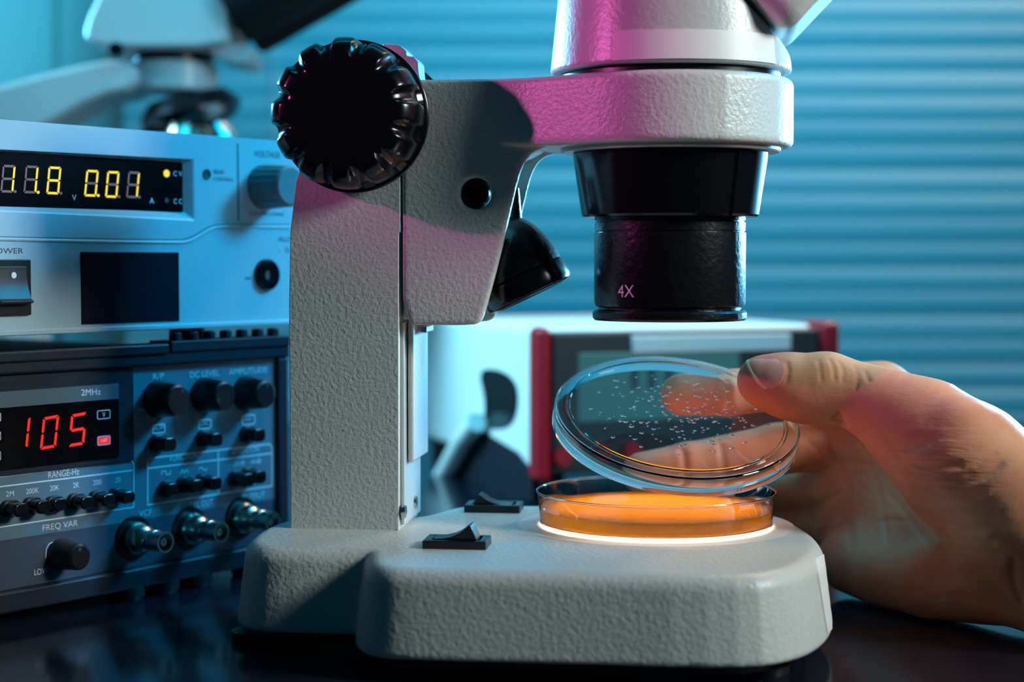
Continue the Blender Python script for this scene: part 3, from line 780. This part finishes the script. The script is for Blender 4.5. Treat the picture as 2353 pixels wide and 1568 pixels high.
#INSTRUMENTS
# ------------------------------------------------------------------ instruments on the left
IN = Frame(-186.9, 627.6, math.degrees(math.atan2(.797, .604)))
DEG = math.degrees(IN.a)
def quad_px(fr, pts, y): return [fr.at(x, yy, y) for x, yy in pts]
def flat(parent, pts, y, m, name, t=.3): return MB().prism(pts, y, y + t).build(name, m, parent)
SEG = {'a': [(.22, .95), (.30, 1.0), (.88, 1.0), (.96, .95), (.86, .90), (.32, .90)]}
def seg7(origin, ex, ey):
    w = .17; h = .085; g = .012
    def P(u, v): return (origin[0] + ex[0] * u + ey[0] * v, origin[1] + ex[1] * u + ey[1] * v)
    s = {}
    s['a'] = [(g * 6, 1), (1 - g * 6, 1), (1 - w, 1 - h), (w, 1 - h)]
    s['d'] = [(w, h), (1 - w, h), (1 - g * 6, 0), (g * 6, 0)]
    s['g'] = [(w * .5, .5), (w, .5 + h / 2), (1 - w, .5 + h / 2), (1 - w * .5, .5), (1 - w, .5 - h / 2), (w, .5 - h / 2)]
    s['f'] = [(0, 1 - h * .5), (w * .8, 1 - h - g), (w * .8, .5 + h / 2 + g), (w * .3, .5 + g * 1.5), (0, .5 + h * .6)]
    s['b'] = [(1, 1 - h * .5), (1 - w * .8, 1 - h - g), (1 - w * .8, .5 + h / 2 + g), (1 - w * .3, .5 + g * 1.5), (1, .5 + h * .6)]
    s['e'] = [(u, 1 - v) for u, v in s['f']]
    s['c'] = [(u, 1 - v) for u, v in s['b']]
    return {k: [P(u, v) for u, v in q] for k, q in s.items()}, P
DIG = {'0': 'abcdef', '1': 'bc', '5': 'afgcd', '8': 'abcdefg'}
def digit(fr, parent, ch, origin, ex, ey, lit, off=None, y=-.5, dot=None):
    segs, P = seg7(origin, ex, ey); on = MB(); un = MB()
    for k, q in segs.items():
        pts = quad_px(fr, q, y)
        (on if k in DIG[ch] else un).prism(pts, y, y + .15)
    if dot is not None:
        c = P(1.16, .05); r = abs(ey[1]) * .055
        pts = quad_px(fr, [(c[0] + r * math.cos(t) * .9, c[1] + r * math.sin(t)) for t in np.linspace(0, 2 * PI, 16)[:-1]], y)
        (on if dot else un).prism(pts, y, y + .15)
    o = on.build('lit_digit', lit, parent)
    if off and un.v: un.build('faint_segments', off, o)
    return o
def knob(parent, px, py, p, rt, rb, name='knob', m='black', mark=None):
    x, z = IN.at(px, py, -p)
    o = MB().lathe([(0, p), (rt - .9, p), (rt, p - .7), ((rt + rb) / 2, p * .45), (rb, 1.2), (rb, -.5), (0, -.5)], (x, 0, z), (0, -1, 0), 48).build(name, m, parent)
    if mark is not None:
        a = math.radians(mark)
        MB().lathe([(0, .05), (.75, .05), (.75, -.2)], (x + (rt - 2.0) * math.cos(a), -p, z + (rt - 2.0) * math.sin(a)), (0, -1, 0), 16).build('pointer_dot', 'ink', o)
    return o
def button(parent, px, py, p, w=6.6, h=5.0):
    x, z = IN.at(px, py, -p)
    o = MB().prism(rrect(x - w / 2, x + w / 2, z - h / 2, z + h / 2, 2.2), -p, .5).build('push_button', 'blackgloss', parent, bevel=.7)
    MB().prism(rrect(x - w / 2 - .7, x + w / 2 + .7, z - h / 2 - .7, z + h / 2 + .7, 2.8), -2.2, .5).build('button_collar', 'black', o, bevel=.4)
    return o

# ---- function generator (lower)
gx0, gx1 = -96.0, 144.0
gen = empty('function_generator', -186.9, 627.6, 0, DEG)
tag(gen, 'dark blue-grey function generator with red digits, below the power supply', 'function generator')
MB().box(gx0 + 2, gx1 - 2, 3, 235, 9, 96).build('casing', 'bezel', gen, bevel=2)
ztop, zbot = 92.8, 13.2
MB().box(gx0, gx1 - 4, 0, 3.2, 46.5 - 3, ztop).build('front_panel', 'gen', gen, bevel=.3)
zline = IN.at(0, 1243)[1]
lowp = MB().box(gx0, gx1 - 4, 0, 3.2, zbot, zline).build('lower_front_panel', 'gen_dark', gen, bevel=.2)
MB().box(gx0, gx1 - 4, 0, 3.2, zline, 43.6).build('front_panel', 'gen', gen)
bz = MB().box(gx0 - 3, gx1 + 2, -3.5, 12, ztop, 100)
bz.box(gx0 - 3, gx1 + 2, -3.5, 12, 5, zbot).box(gx1 - 4, gx1 + 2, -2.5, 12, zbot, ztop)
bzo = bz.build('bezel', 'bezel', gen, bevel=1.2)
rr = MB().box(78, gx1 + 1, -4.6, 9, 98, 102.2)
for k in range(7): rr.lathe([(0, 0), (2.6, 0), (2.6, 3.6), (2, 4.2), (0, 4.2)], (84 + k * 9.2, 0, 101.5), seg=20)
rr.build('vent_ridge', 'bezel', gen, bevel=.5)
MB().box(gx0, 77, -4.8, 6, 97.2, 101.5).build('bezel_lip', 'bezel', gen, bevel=1.0)
for x in (-60, 60, 78, 96, 128):
    MB().lathe([(0, 0), (7, 0), (8, 2), (8, 6), (0, 6)], (x, 4 if x > 0 else 14, 0), seg=28).build('foot', 'rubber', gen)
for x in (-60, 128): MB().lathe([(0, 0), (7, 0), (8, 2), (8, 9.5), (0, 9.5)], (x, 215, 0), seg=28).build('foot', 'rubber', gen)
# display
P = lambda pts, y=-.4: quad_px(IN, pts, y)
x303 = IN.at(303, 850)[0]
zdt, zdb = IN.at(268, 881)[1], IN.at(268, 1050)[1]; x268 = IN.at(268, 1000)[0]
MB().box(gx0, x303, -1.0, .5, zdb - 2.2, ztop).build('display_surround', 'bezel', gen, bevel=.3)
disp = MB().box(gx0 + 3, x268, -1.5, -.5, zdb, zdt - 5.4).build('display', 'window', gen)
MB().box(gx0 + 3, x268, -1.6, -.6, zdt - 5.9, zdt).build('display_strip', 'strip', gen)
YD = -1.8
def g2(x, y): return (x / 4.612, 840 + y / 4.612)
for ch, ox, oy in (('1', 122, 912), ('0', 424, 898), ('5', 722, 868)):
    digit(IN, disp, ch, g2(ox, oy), (168 / 4.612, -30 / 4.612), (36 / 4.612, -345 / 4.612), 'led_r', None, y=YD)
def frame_px(c0, c1, dz0, dz1, r, t, y, m, parent, name, fill=None):
    """rounded outline between pixel c0 (top left) and c1 (bottom right)"""
    (x0, z1), (x1, z0) = IN.at(*c0, y), IN.at(*c1, y); z1 += dz1; z0 += dz0
    A = rrect(x0, x1, z0, z1, r); B = rrect(x0 + t, x1 - t, z0 + t, z1 - t, max(r - t, .1)); n = len(A)
    vs = [(p[0], y, p[1]) for p in A] + [(p[0], y, p[1]) for p in B] + [(p[0], y + .12, p[1]) for p in A] + [(p[0], y + .12, p[1]) for p in B]
    fs = []
    for i in range(n):
        j = (i + 1) % n; fs += [(i, j, n + j, n + i), (2 * n + i, 3 * n + i, 3 * n + j, 2 * n + j), (i, 2 * n + i, 2 * n + j, j), (n + i, n + j, 3 * n + j, 3 * n + i)]
    o = MB().add(vs, fs).build(name, m, parent)
    if fill: MB().prism(rrect(x0 + t * 1.6, x1 - t * 1.6, z0 + t * 1.6, z1 - t * 1.6, .1), y, y + .1).build('indicator_light', fill, o)
    return o
ob = frame_px(g2(1030, 480), g2(1170, 562), 0, 0, .7, .28, YD, 'gen_print', disp, 'unit_box')
lettering('V', IN, g2(1086, 548), g2(1116, 545), 11, 'gen_print', disp, YD)
ob = frame_px(g2(1032, 755), g2(1172, 838), 0, 0, .7, .28, YD, 'gen_print', disp, 'unit_box', 'led_r')
lettering('mV', IN, g2(1072, 820), g2(1135, 812), 10, 'gen_print', disp, YD - .2)
lettering('2MHz', IN, g2(862, 322), g2(1068, 312), 14.5, 'gen_print', gen, -1.75)
for yy in (555, 755, 965): frame_px(g2(-120, yy - 45), g2(12, yy + 40), 0, 0, .7, .28, YD, 'gen_print', disp, 'unit_box')
# printed text
def gl(s, a, b, h, y=-.15): return lettering(s, IN, a, b, h, 'gen_print', gen, y)
gl('RANGE-Hz', (111, 1100), (182, 1090), 15)
for s_, a, b in (('2M', (14, 1142), (32, 1140)), ('200K', (60, 1136), (89, 1133)), ('20K', (115, 1129), (136, 1126)), ('2K', (168, 1122), (182, 1120)), ('200', (214, 1116), (233, 1113)), ('20', (264, 1110), (277, 1108))):
    gl(s_, a, b, 12)
gl('FREQ VAR', (98, 1224), (179, 1211), 17)
gl('LOW', (79, 1323), (110, 1319), 14)
gl('HIGH', (172, 1300), (201, 1296), 12)
gl('VCF', (320, 1188), (349, 1184), 14); gl('TTL OUT', (436, 1170), (490, 1161), 15); gl('OUTPUT', (555, 1152), (609, 1143), 14)
gl('R/P', (352, 873), (377, 871), 14); gl('DC LEVEL', (437, 869), (504, 863), 14); gl('AMPLITUDE', (526, 862), (614, 856), 13)
gl('MIN', (320, 948), (342, 947), 9)
gl('FUNCTION', (391, 1061), (453, 1052), 13); gl('ATTENTION', (532, 1046), (595, 1037), 12)
gl('-20dB', (534, 1073), (562, 1069), 11); gl('-40dB', (573, 1068), (600, 1065), 11)
for s_, a, b, c0, c1 in (('R/P', (354, 990), (377, 988), (350, 976), (380, 995)), ('DC', (461, 979), (482, 977), (456, 965), (486, 985)), ('INV', (562, 970), (580, 968), (556, 955), (586, 975))):
    frame_px(c0, c1, 0, 0, .9, .55, -.15, 'gen_print', gen, 'button_label'); (x0, z1), (x1, z0) = IN.at(*c0), IN.at(*c1)
    MB().prism([(x0 + .6, z0 + .6), (x1 - .6, z0 + .6), (x1 - .6, z1 - .6), (x0 + .6, z1 - .6)], -.1, 0).build('button_label', 'ink', gen)
    lettering(s_, IN, a, b, 10, 'gen_print', gen, -.2)
# ruled boxes
def rule(pts, t=.45, m='gen_print', close=False, name='printed_rule'):
    q = [IN.at(x, y) for x, y in pts]; mb = MB()
    for (a, b) in zip(q, q[1:]):
        dx, dz = b[0] - a[0], b[1] - a[1]; L = math.hypot(dx, dz) or 1; nx_, nz_ = -dz / L * t / 2, dx / L * t / 2
        e = (dx / L * t * .3, dz / L * t * .3)
        mb.prism([(a[0] - e[0] + nx_, a[1] - e[1] + nz_), (b[0] + e[0] + nx_, b[1] + e[1] + nz_), (b[0] + e[0] - nx_, b[1] + e[1] - nz_), (a[0] - e[0] - nx_, a[1] - e[1] - nz_)], -.12, .05)
    return mb.build(name, m, gen)
rule([(-120, 1111), (0, 1096), (295, 1058), (303, 1060), (307, 1068), (307, 1166), (0, 1212), (-120, 1230)], .5)
rule([(-120, 1136), (0, 1119), (307, 1081)], .5)
rule([(339, 1161), (339, 1062), (343, 1056), (348, 1053), (618, 1021), (623, 1024), (625, 1031), (625, 1117), (339, 1161)], .6)
rule([(339, 1077), (625, 1042)], .6); rule([(501, 1035), (502, 1135)], .6)
rule([(371, 1092), (371, 1084), (381, 1083), (381, 1091), (391, 1090), (391, 1082)], .4, name='square_wave_symbol')
rule([(415, 1088), (419, 1080), (424, 1087), (428, 1079), (432, 1086)], .4, name='triangle_wave_symbol')
rule([(457, 1079), (460, 1075), (464, 1075), (468, 1080), (472, 1081), (475, 1077)], .4, name='sine_wave_symbol')
rule([(105, 1283), (106, 1262), (113, 1250), (122, 1246)], .3, name='dial_arc'); rule([(336, 920), (338, 903), (345, 894)], .3, name='dial_arc')
# controls
knob(gen, 411, 921, 12.5, 6.2, 7.6, mark=60); knob(gen, 518, 911, 12.5, 6.0, 7.4, mark=200); knob(gen, 612, 907, 12.5, 5.8, 7.4, mark=80)
knob(gen, 185, 1281, 12, 5.0, 6.0, mark=95)
for x, y, p in ((51, 1173, 8), (102, 1166, 8), (139, 1161, 4.5), (203, 1156, 8), (252, 1150, 8), (297, 1144, 8)): button(gen, x, y, p)
for x, y, p in ((392, 1022, 8), (499, 1011, 8), (598, 1001, 8), (398, 1126, 4), (455, 1118, 8.5), (497, 1112, 8.5), (573, 1104, 8.5), (600, 1097, 8.5)): button(gen, x, y, p, 7, 5.6)
for x, y in ((381, 1247), (509, 1224), (627, 1199)):
    p = 19.0; cx_, cz_ = IN.at(x, y, -p)
    b = MB().lathe([(0, 0), (6.4, 0), (6.4, 3), (5.6, 4), (5.6, 7), (4.9, 8), (3.9, 9), (3.9, 12), (4.3, 12.5), (4.3, 13.3), (3.9, 13.8), (3.9, 18), (4.2, 18.4), (4.2, p), (3.4, p), (3.3, p - 6), (0, p - 6)], (cx_, 0, cz_), (0, -1, 0), 48).build('bnc_socket', 'nickel', gen)
    MB().lathe([(0, .4), (8.6, .4), (8.9, 0), (8.9, -.5)], (cx_, -.6, cz_), (0, -1, 0), 48).build('washer', 'black', b)
    MB().lathe([(0, p - 1.5), (.5, p - 1.6), (.55, p - 1.2), (1.6, p - 1.2), (1.7, p - 6.2)], (cx_, 0, cz_), (0, -1, 0), 20).build('centre_contact', 'nickel', b)
    MB().tube([(cx_ - 5.0, -10.5, cz_), (cx_ + 5.0, -10.5, cz_)], .9, 10).build('bayonet_lug', 'nickel', b)

# ---- power supply (upper)
psu = empty('bench_power_supply', -186.9, 627.6, 107, DEG)
tag(psu, 'pale bench power supply with yellow digits, stacked on the function generator', 'power supply')
px0, px1 = -90.0, 165.0; PZ0, PZ1 = 107.0, 186.0
PP = empty('tmp', 0, 0); bpy.data.objects.remove(PP)
def up(o):   # children built in table heights, moved under the empty that stands 107 mm up
    o.location.z -= .107; return o
up(MB().box(px0, px1, 6, 225, PZ0 + 1, PZ1 - 1).build('casing', 'psu', psu, bevel=2))
# front plate with a real window opening
wx0, wz0 = px0 + 12, IN.at(427, 487)[1]; wx1, wz1 = IN.at(427, 375)[0], IN.at(0, 348)[1]
fp = MB()
fp.box(px0, wx0, 0, 6.5, PZ0, PZ1).box(wx1, px1, 0, 6.5, PZ0, PZ1).box(wx0, wx1, 0, 6.5, PZ0, wz0).box(wx0, wx1, 0, 6.5, wz1, PZ1)
fp = MB()
# faceted front: outer rectangle, inner opening, sloping right cheek
def ringface(y0, X0, X1, Zb, Zt, x0, x1, zb, zt, xc):
    vs = [(X0, y0, Zb), (X1, y0, Zb), (X1, y0, Zt), (X0, y0, Zt), (x0, y0, zb), (xc, y0, zb - 3.2), (xc, y0, zt + 1.5), (x0, y0, zt),
          (x0, 2.6, zb), (x1, 2.6, zb), (x1, 2.6, zt), (x0, 2.6, zt)]
    fs = [(0, 1, 5, 4), (1, 2, 6, 5), (2, 3, 7, 6), (3, 0, 4, 7), (4, 5, 9, 8), (5, 6, 10, 9), (6, 7, 11, 10), (7, 4, 8, 11)]
    vs += [(X0, 6.5, Zb), (X1, 6.5, Zb), (X1, 6.5, Zt), (X0, 6.5, Zt)]
    fs += [(0, 12, 13, 1), (1, 13, 14, 2), (2, 14, 15, 3), (3, 15, 12, 0)]
    return vs, fs
fp.add(*ringface(0, px0, px1, PZ0, PZ1, wx0, wx1, wz0, wz1, wx1 + 4.2))
up(fp.build('front_panel', 'psu', psu, bevel=.7))
up(MB().box(px0, px1, -1.4, 6, PZ0 - .1, PZ0 + 2).build('bottom_rim', 'psu', psu, bevel=.5))
pd = up(MB().box(wx0 - .3, wx1 + .3, 2.3, 4, wz0 - .3, wz1 + .3).build('display', 'window', psu))
def p6(x, y): return (x / 5.115, 320 + y / 5.115)
YP = 2.0
for ch, ox, oy, lx_, dt in (('1', 5, 625, 150, False), ('1', 275, 634, 150, True), ('8', 545, 645, 148, False)):
    o = digit(IN, pd, ch, p6(ox, oy), (lx_ / 5.115, 6 / 5.115), (30 / 5.115, -325 / 5.115), 'led_y', 'led_off', y=YP, dot=dt)
for ch, ox, oy, lx_, dt in (('0', 990, 672, 142, True), ('0', 1236, 686, 140, False), ('1', 1482, 690, 134, False)):
    o = digit(IN, pd, ch, p6(ox, oy), (lx_ / 5.115, 5 / 5.115), (30 / 5.115, -312 / 5.115), 'led_y', 'led_off', y=YP, dot=dt)
for s_, a, b, h in (('V', (847, 718), (898, 718), 13), ('A', (1760, 755), (1812, 757), 13), ('C V', (2038, 432), (2142, 432), 11), ('C C', (2042, 758), (2140, 758), 11)):
    lettering(s_, IN, p6(*a), p6(*b), h, 'print_lit', pd, YP)
def disc(c, rp, m, parent, name, y, t=.2):
    x, z = IN.at(*c, y); z2 = IN.at(c[0], c[1] - rp, y)[1]; r = z2 - z
    return MB().lathe([(0, t), (r, t), (r, -.1)], (x, y, z), (0, -1, 0), 32).build(name, m, parent)
disc(p6(1957, 403), 8.5, 'led_y', pd, 'indicator_light', YP); disc(p6(1957, 720), 6, 'ink', pd, 'indicator_light', YP)
# texts
def pl(s, a, b, h, m='ink'): return up(lettering(s, IN, a, b, h, m, psu, -.1))
def q2(x, y): return (x / 3.0157, 260 + y / 3.0157)
pl('POWER', q2(-62, 974), q2(161, 975), 13); pl('REAR', q2(1482, 420), q2(1556, 424), 9); pl('CONTROL', q2(1482, 468), q2(1620, 474), 8)
pl('VOLTAGE', q2(1762, 302), q2(1942, 310), 14); pl('PUSH FINE COARSE', q2(1730, 706), q2(1966, 716), 8); pl('AUX', q2(1925, 893), q2(2040, 890), 12); pl('- 5A', q2(1925, 968), q2(2060, 966), 12)
# seams: flat dark strips standing in for the shade of the panel grooves
def seam(pts, r=.45):
    q = [IN.at(x, y) for x, y in pts]; q = chaikin(q, 2, closed=False); mb = MB()
    for a, b in zip(q, q[1:]):
        dx, dz = b[0] - a[0], b[1] - a[1]; L = math.hypot(dx, dz) or 1; nx_, nz_ = -dz / L * r, dx / L * r
        mb.prism([(a[0] + nx_, a[1] + nz_), (b[0] + nx_, b[1] + nz_), (b[0] - nx_, b[1] - nz_), (a[0] - nx_, a[1] - nz_)], -.06, .05)
    return mb
up(seam([(-150, 541), (0, 545), (200, 549), (410, 552), (430, 550), (455, 537), (480, 521), (510, 515), (665, 517)], .3).build('seam', 'psu_knob', psu))
up(seam([(546, 330), (547, 420), (548, 508)], .38).build('seam', 'ink', psu))
# a raised lip that follows the seam
q = chaikin([IN.at(x, y) for x, y in [(-150, 546), (0, 550), (200, 555), (412, 558), (432, 556), (458, 543), (484, 526), (512, 520), (665, 523)]], 2, closed=False)
up(MB().tube([(a, .15, b) for a, b in q], .75, 10).build('panel_ridge', 'psu', psu))
# rocker power switch
sx0, sz1 = IN.at(-30, 596); sx1, sz0 = IN.at(67, 724)
sw = up(MB().box(sx0, sx1, -1.6, .5, sz0, sz1).build('power_switch', 'black', psu, bevel=.4))
zc_ = (sz0 + sz1) / 2
pr_ = [(.4, sz1 - 2.6), (-1.8, sz1 - 2.6), (-2.2, zc_ + 3), (-2.9, zc_), (-4.6, zc_ - 4.2), (-6.2, sz0 + 5.2), (-5.8, sz0 + 4.6), (.4, sz0 + 3.4)]
ro = MB().prism(pr_, sx0 + 1.5, sx1 - 2.2, 'yz').build('rocker', 'black', sw, bevel=.3)
dx_, dz_ = IN.at(32, 633, -2.4)
MB().lathe([(0, .1), (1.15, .1), (1.15, -.8)], (dx_, -2.3, dz_), (0, -1, 0), 24).build('white_dot', 'white', ro)
# dark square patch, knob, jack, led
qx0, qz1 = IN.at(185, 579); qx1, qz0 = IN.at(411, 738)
up(MB().box(qx0, qx1, -.5, .3, qz0, qz1).build('dark_window', 'patch', psu, bevel=.15))
def ribbed(t, r, h): return r - (.7 * (.5 + .5 * math.cos(t * 18)) if r > 5 and h > 1 and h < 15.5 else 0)
kx, kz = IN.at(668, 428, -16)
up(MB().lathe([(0, 16.5), (7.6, 16.5), (8.6, 15.5), (9.4, 4), (9.6, 1), (9.6, -.5), (0, -.5)], (kx, 0, kz), (0, -1, 0), 144, ribbed).build('voltage_knob', 'psu_knob', psu))
jx, jz = IN.at(615, 632, -1)
jk = up(MB().lathe([(2.4, -1), (2.4, 2.2), (4.2, 2.6), (6.2, 2.2), (6.9, 1.2), (6.9, -.5)], (jx, 0, jz), (0, -1, 0), 48).build('socket', 'blackgloss', psu))
MB().lathe([(0, -.3), (2.6, -.3), (2.6, -1)], (jx, 0, jz), (0, -1, 0), 24).build('socket_hole', 'ink', jk)
up(seam([(563, 640), (576, 640)], .35).build('polarity_mark', 'ink', psu))
ex_, ez_ = IN.at(475, 401)
up(MB().lathe([(0, .1), (1.1, .1), (1.3, .3), (2.1, .4), (2.2, 0)], (ex_, 0, ez_), (0, -1, 0), 28).build('indicator_hole', 'ink', psu))
for x, y in ((-60, 24), (112, 24), (-60, 200), (130, 200)):
    up(MB().lathe([(0, 96.2), (6, 96.2), (7.5, 101), (7.5, 107.5), (0, 107.5)], (x, y, 0), seg=28).build('foot', 'rubber', psu))

#BACKGROUND
# ------------------------------------------------------------------ red-edged bench meter behind the dish
MTF = Frame(*W(1232, 900, 930)[:2], 20.0)
mt = empty('bench_meter', MTF.o[0], MTF.o[1], 0, 20.0)
tag(mt, 'white bench meter with red rubber edges and dark face, behind the dish', 'bench meter')
mw = 186.0; mz0, mz1 = 16.0, MTF.at(1240, 752)[1]; md = 230.0
MB().box(5, mw - 5, 10, md, mz0, mz1 - 1).build('casing', 'inst_white', mt, bevel=5)
MB().box(9, mw - 12, -1, 12, mz0 + 2, mz1 - 3).build('front_face', 'inst_dark', mt, bevel=2)
MB().box(0, 8.0, -4, 14, mz0 - 2, mz1).build('bumper', 'red', mt, bevel=4)
MB().box(mw - 12, mw, -5, 22, mz0 - 2, mz1 + 1).build('bumper', 'red', mt, bevel=4)
a, b = MTF.at(1452, 772, -2), MTF.at(1818, 806, -2)
MB().box(a[0], b[0], -2.6, 0, b[1], a[1]).build('silver_strip', 'silver', mt, bevel=1.5)
a, b = MTF.at(1330, 812, -2), MTF.at(1700, 960, -2)
MB().box(a[0], b[0], -1.8, 0, b[1], a[1]).build('screen', 'lcd', mt, bevel=1)
for k in range(5):
    a = MTF.at(1450 + 40 * k, 850, -2); b = MTF.at(1464 + 40 * k, 895, -2)
    MB().box(a[0], b[0], -2.4, -1.5, b[1], a[1]).build('screen_digit', 'inst_dark', mt)
for x, y in ((1290, 1050), (1380, 1050), (1450, 1040)):
    a = MTF.at(x, y, -1); MB().lathe([(0, 3), (5, 3), (5.5, 0)], (a[0], -1, a[1]), (0, -1, 0), 24).build('jack', 'red', mt)
# side handle recess and bail handle on the left flank
for x, y in ((15, 20), (mw - 20, 20), (15, md - 20), (mw - 20, md - 20)):
    MB().lathe([(0, 0), (8, 0), (9, mz0 + 3), (0, mz0 + 3)], (x, y, 0), seg=24).build('foot', 'rubber', mt)
def side(px, py, x=5.0):      # point of the left flank plane local-x = x : (y, z)
    r = ray(px, py); t = (x - (CAM - MTF.o) @ MTF.e) / (r @ MTF.e); q = MTF.loc(CAM + r * t); return (q[1], q[2])
rec = chaikin([side(x, y, 4.4) for x, y in [(1098, 848), (1150, 848), (1188, 880), (1190, 940), (1170, 985), (1110, 985), (1116, 920)]], 2)
MB().prism(rec, 4.0, 5.2, 'yz').build('hand_recess', 'blackgloss', mt)
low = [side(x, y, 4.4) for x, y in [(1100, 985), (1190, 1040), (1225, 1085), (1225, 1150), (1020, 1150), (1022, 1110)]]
MB().prism(low, 3.6, 5.2, 'yz').build('flank_shadow_panel', 'bezel', mt)  # dark slab put in as shade on the lower flank
hp = [side(x, y, -4) for x, y in [(1092, 970), (1060, 1010), (1025, 1075), (1005, 1110)]]
MB().tube([(-3, p[0], p[1]) for p in hp], 6, 16).build('bail_handle', 'inst_white', mt)

# ------------------------------------------------------------------ compound microscope far behind, left
BD = 1090.0
bw = W(400, 600, BD); BF = Frame(bw[0], BD, 0)
bm_ = empty('compound_microscope', bw[0], BD, 0)
tag(bm_, 'blurred pale compound microscope standing behind the power supply', 'microscope')
pp = lambda pts, y=0: [BF.at(a, b, y) for a, b in pts]
MB().prism(chaikin(pp([(228, 118), (232, 70), (262, 5), (285, -40), (520, -40), (548, 20), (556, 90), (540, 125), (300, 128)]), 1), -38, 38).build('viewing_head', 'scope_white', bm_, bevel=7, seg=5)
MB().prism(chaikin(pp([(500, 118), (560, 108), (598, 122), (585, 158), (545, 155), (500, 135)]), 1), -30, 30).build('head_bracket', 'scope_white', bm_, bevel=4)
a = BF.at(545, 42)
MB().lathe([(0, 0), (20, 0), (22.5, 3), (22.5, 110), (0, 110)], (a[0], -28, a[1]), (.87, 0, .49), 48).build('eyepiece_tube', 'matte', bm_)
MB().lathe([(0, 0), (20, 0), (22.5, 3), (22.5, 110), (0, 110)], (a[0], 28, a[1]), (.87, 0, .49), 48).build('eyepiece_tube', 'matte', bm_)
c = BF.at(400, 180); zt_, zb_ = BF.at(400, 147)[1], BF.at(400, 214)[1]
MB().lathe([(0, zb_), (26, zb_), (27.5, zb_ + 2), (27.5, zt_ - 2), (26, zt_), (0, zt_)], (c[0], 0, 0), seg=64).build('turret_mount', 'scope_white', bm_)
MB().lathe([(0, zt_ - .5), (24, zt_ - .5), (24, zt_ + 6), (0, zt_ + 6)], (c[0], 0, 0), seg=48).build('dovetail', 'black', bm_)
MB().lathe([(0, 0), (4, 0), (4.5, 4), (0, 5)], (BF.at(303, 133)[0], -40, BF.at(303, 133)[1]), (0, -1, 0), 24).build('clamp_screw', 'blackgloss', bm_)
MB().prism(chaikin(pp([(-160, 330), (-160, 255), (0, 215), (180, 165), (330, 140), (345, 215), (250, 235), (150, 290), (60, 340), (60, 900), (-160, 900)]), 1), -30, 30).build('arm', 'scope_white', bm_, bevel=6)
tx, tz = BF.at(440, 262)
nose = MB().lathe([(0, -8), (25, -8), (31, -3), (33, 3), (24, 12), (0, 14)], (tx, 0, tz), (-.22, -.1, .97), 64).build('nosepiece', 'steel', bm_)
M['chrome_dark'] = mat('dark_chrome', (.12, .14, .16), .2, 1.0); nose.data.materials[0] = M['chrome_dark']
for k, (dx, dy) in enumerate(((-.55, -.2), (-.05, -.55), (.5, -.25), (.35, .45))):
    d = Vector((dx, dy, -.85)).normalized(); o0 = Vector((tx, 0, tz)) + Vector((dx, dy, -.1)) * 24
    MB().lathe([(0, 0), (9, 0), (9, 14), (10, 15), (10, 20), (6, 34), (4, 36), (0, 36)], o0, d, 32).build('objective', 'steel' if k % 2 == 0 else 'nickel', bm_)
MB().prism(pp([(-160, 1180), (-160, 900), (60, 900), (60, 1040), (560, 1040), (560, 1200)])[:0] or [(-150, 0), (45, 0), (45, 30), (-90, 30), (-90, 160), (-150, 160)], -45, 45).build('base', 'scope_white', bm_, bevel=4)
MB().box(-75, 45, -50, 50, 70, 78).build('specimen_stage', 'black', bm_, bevel=1.5)
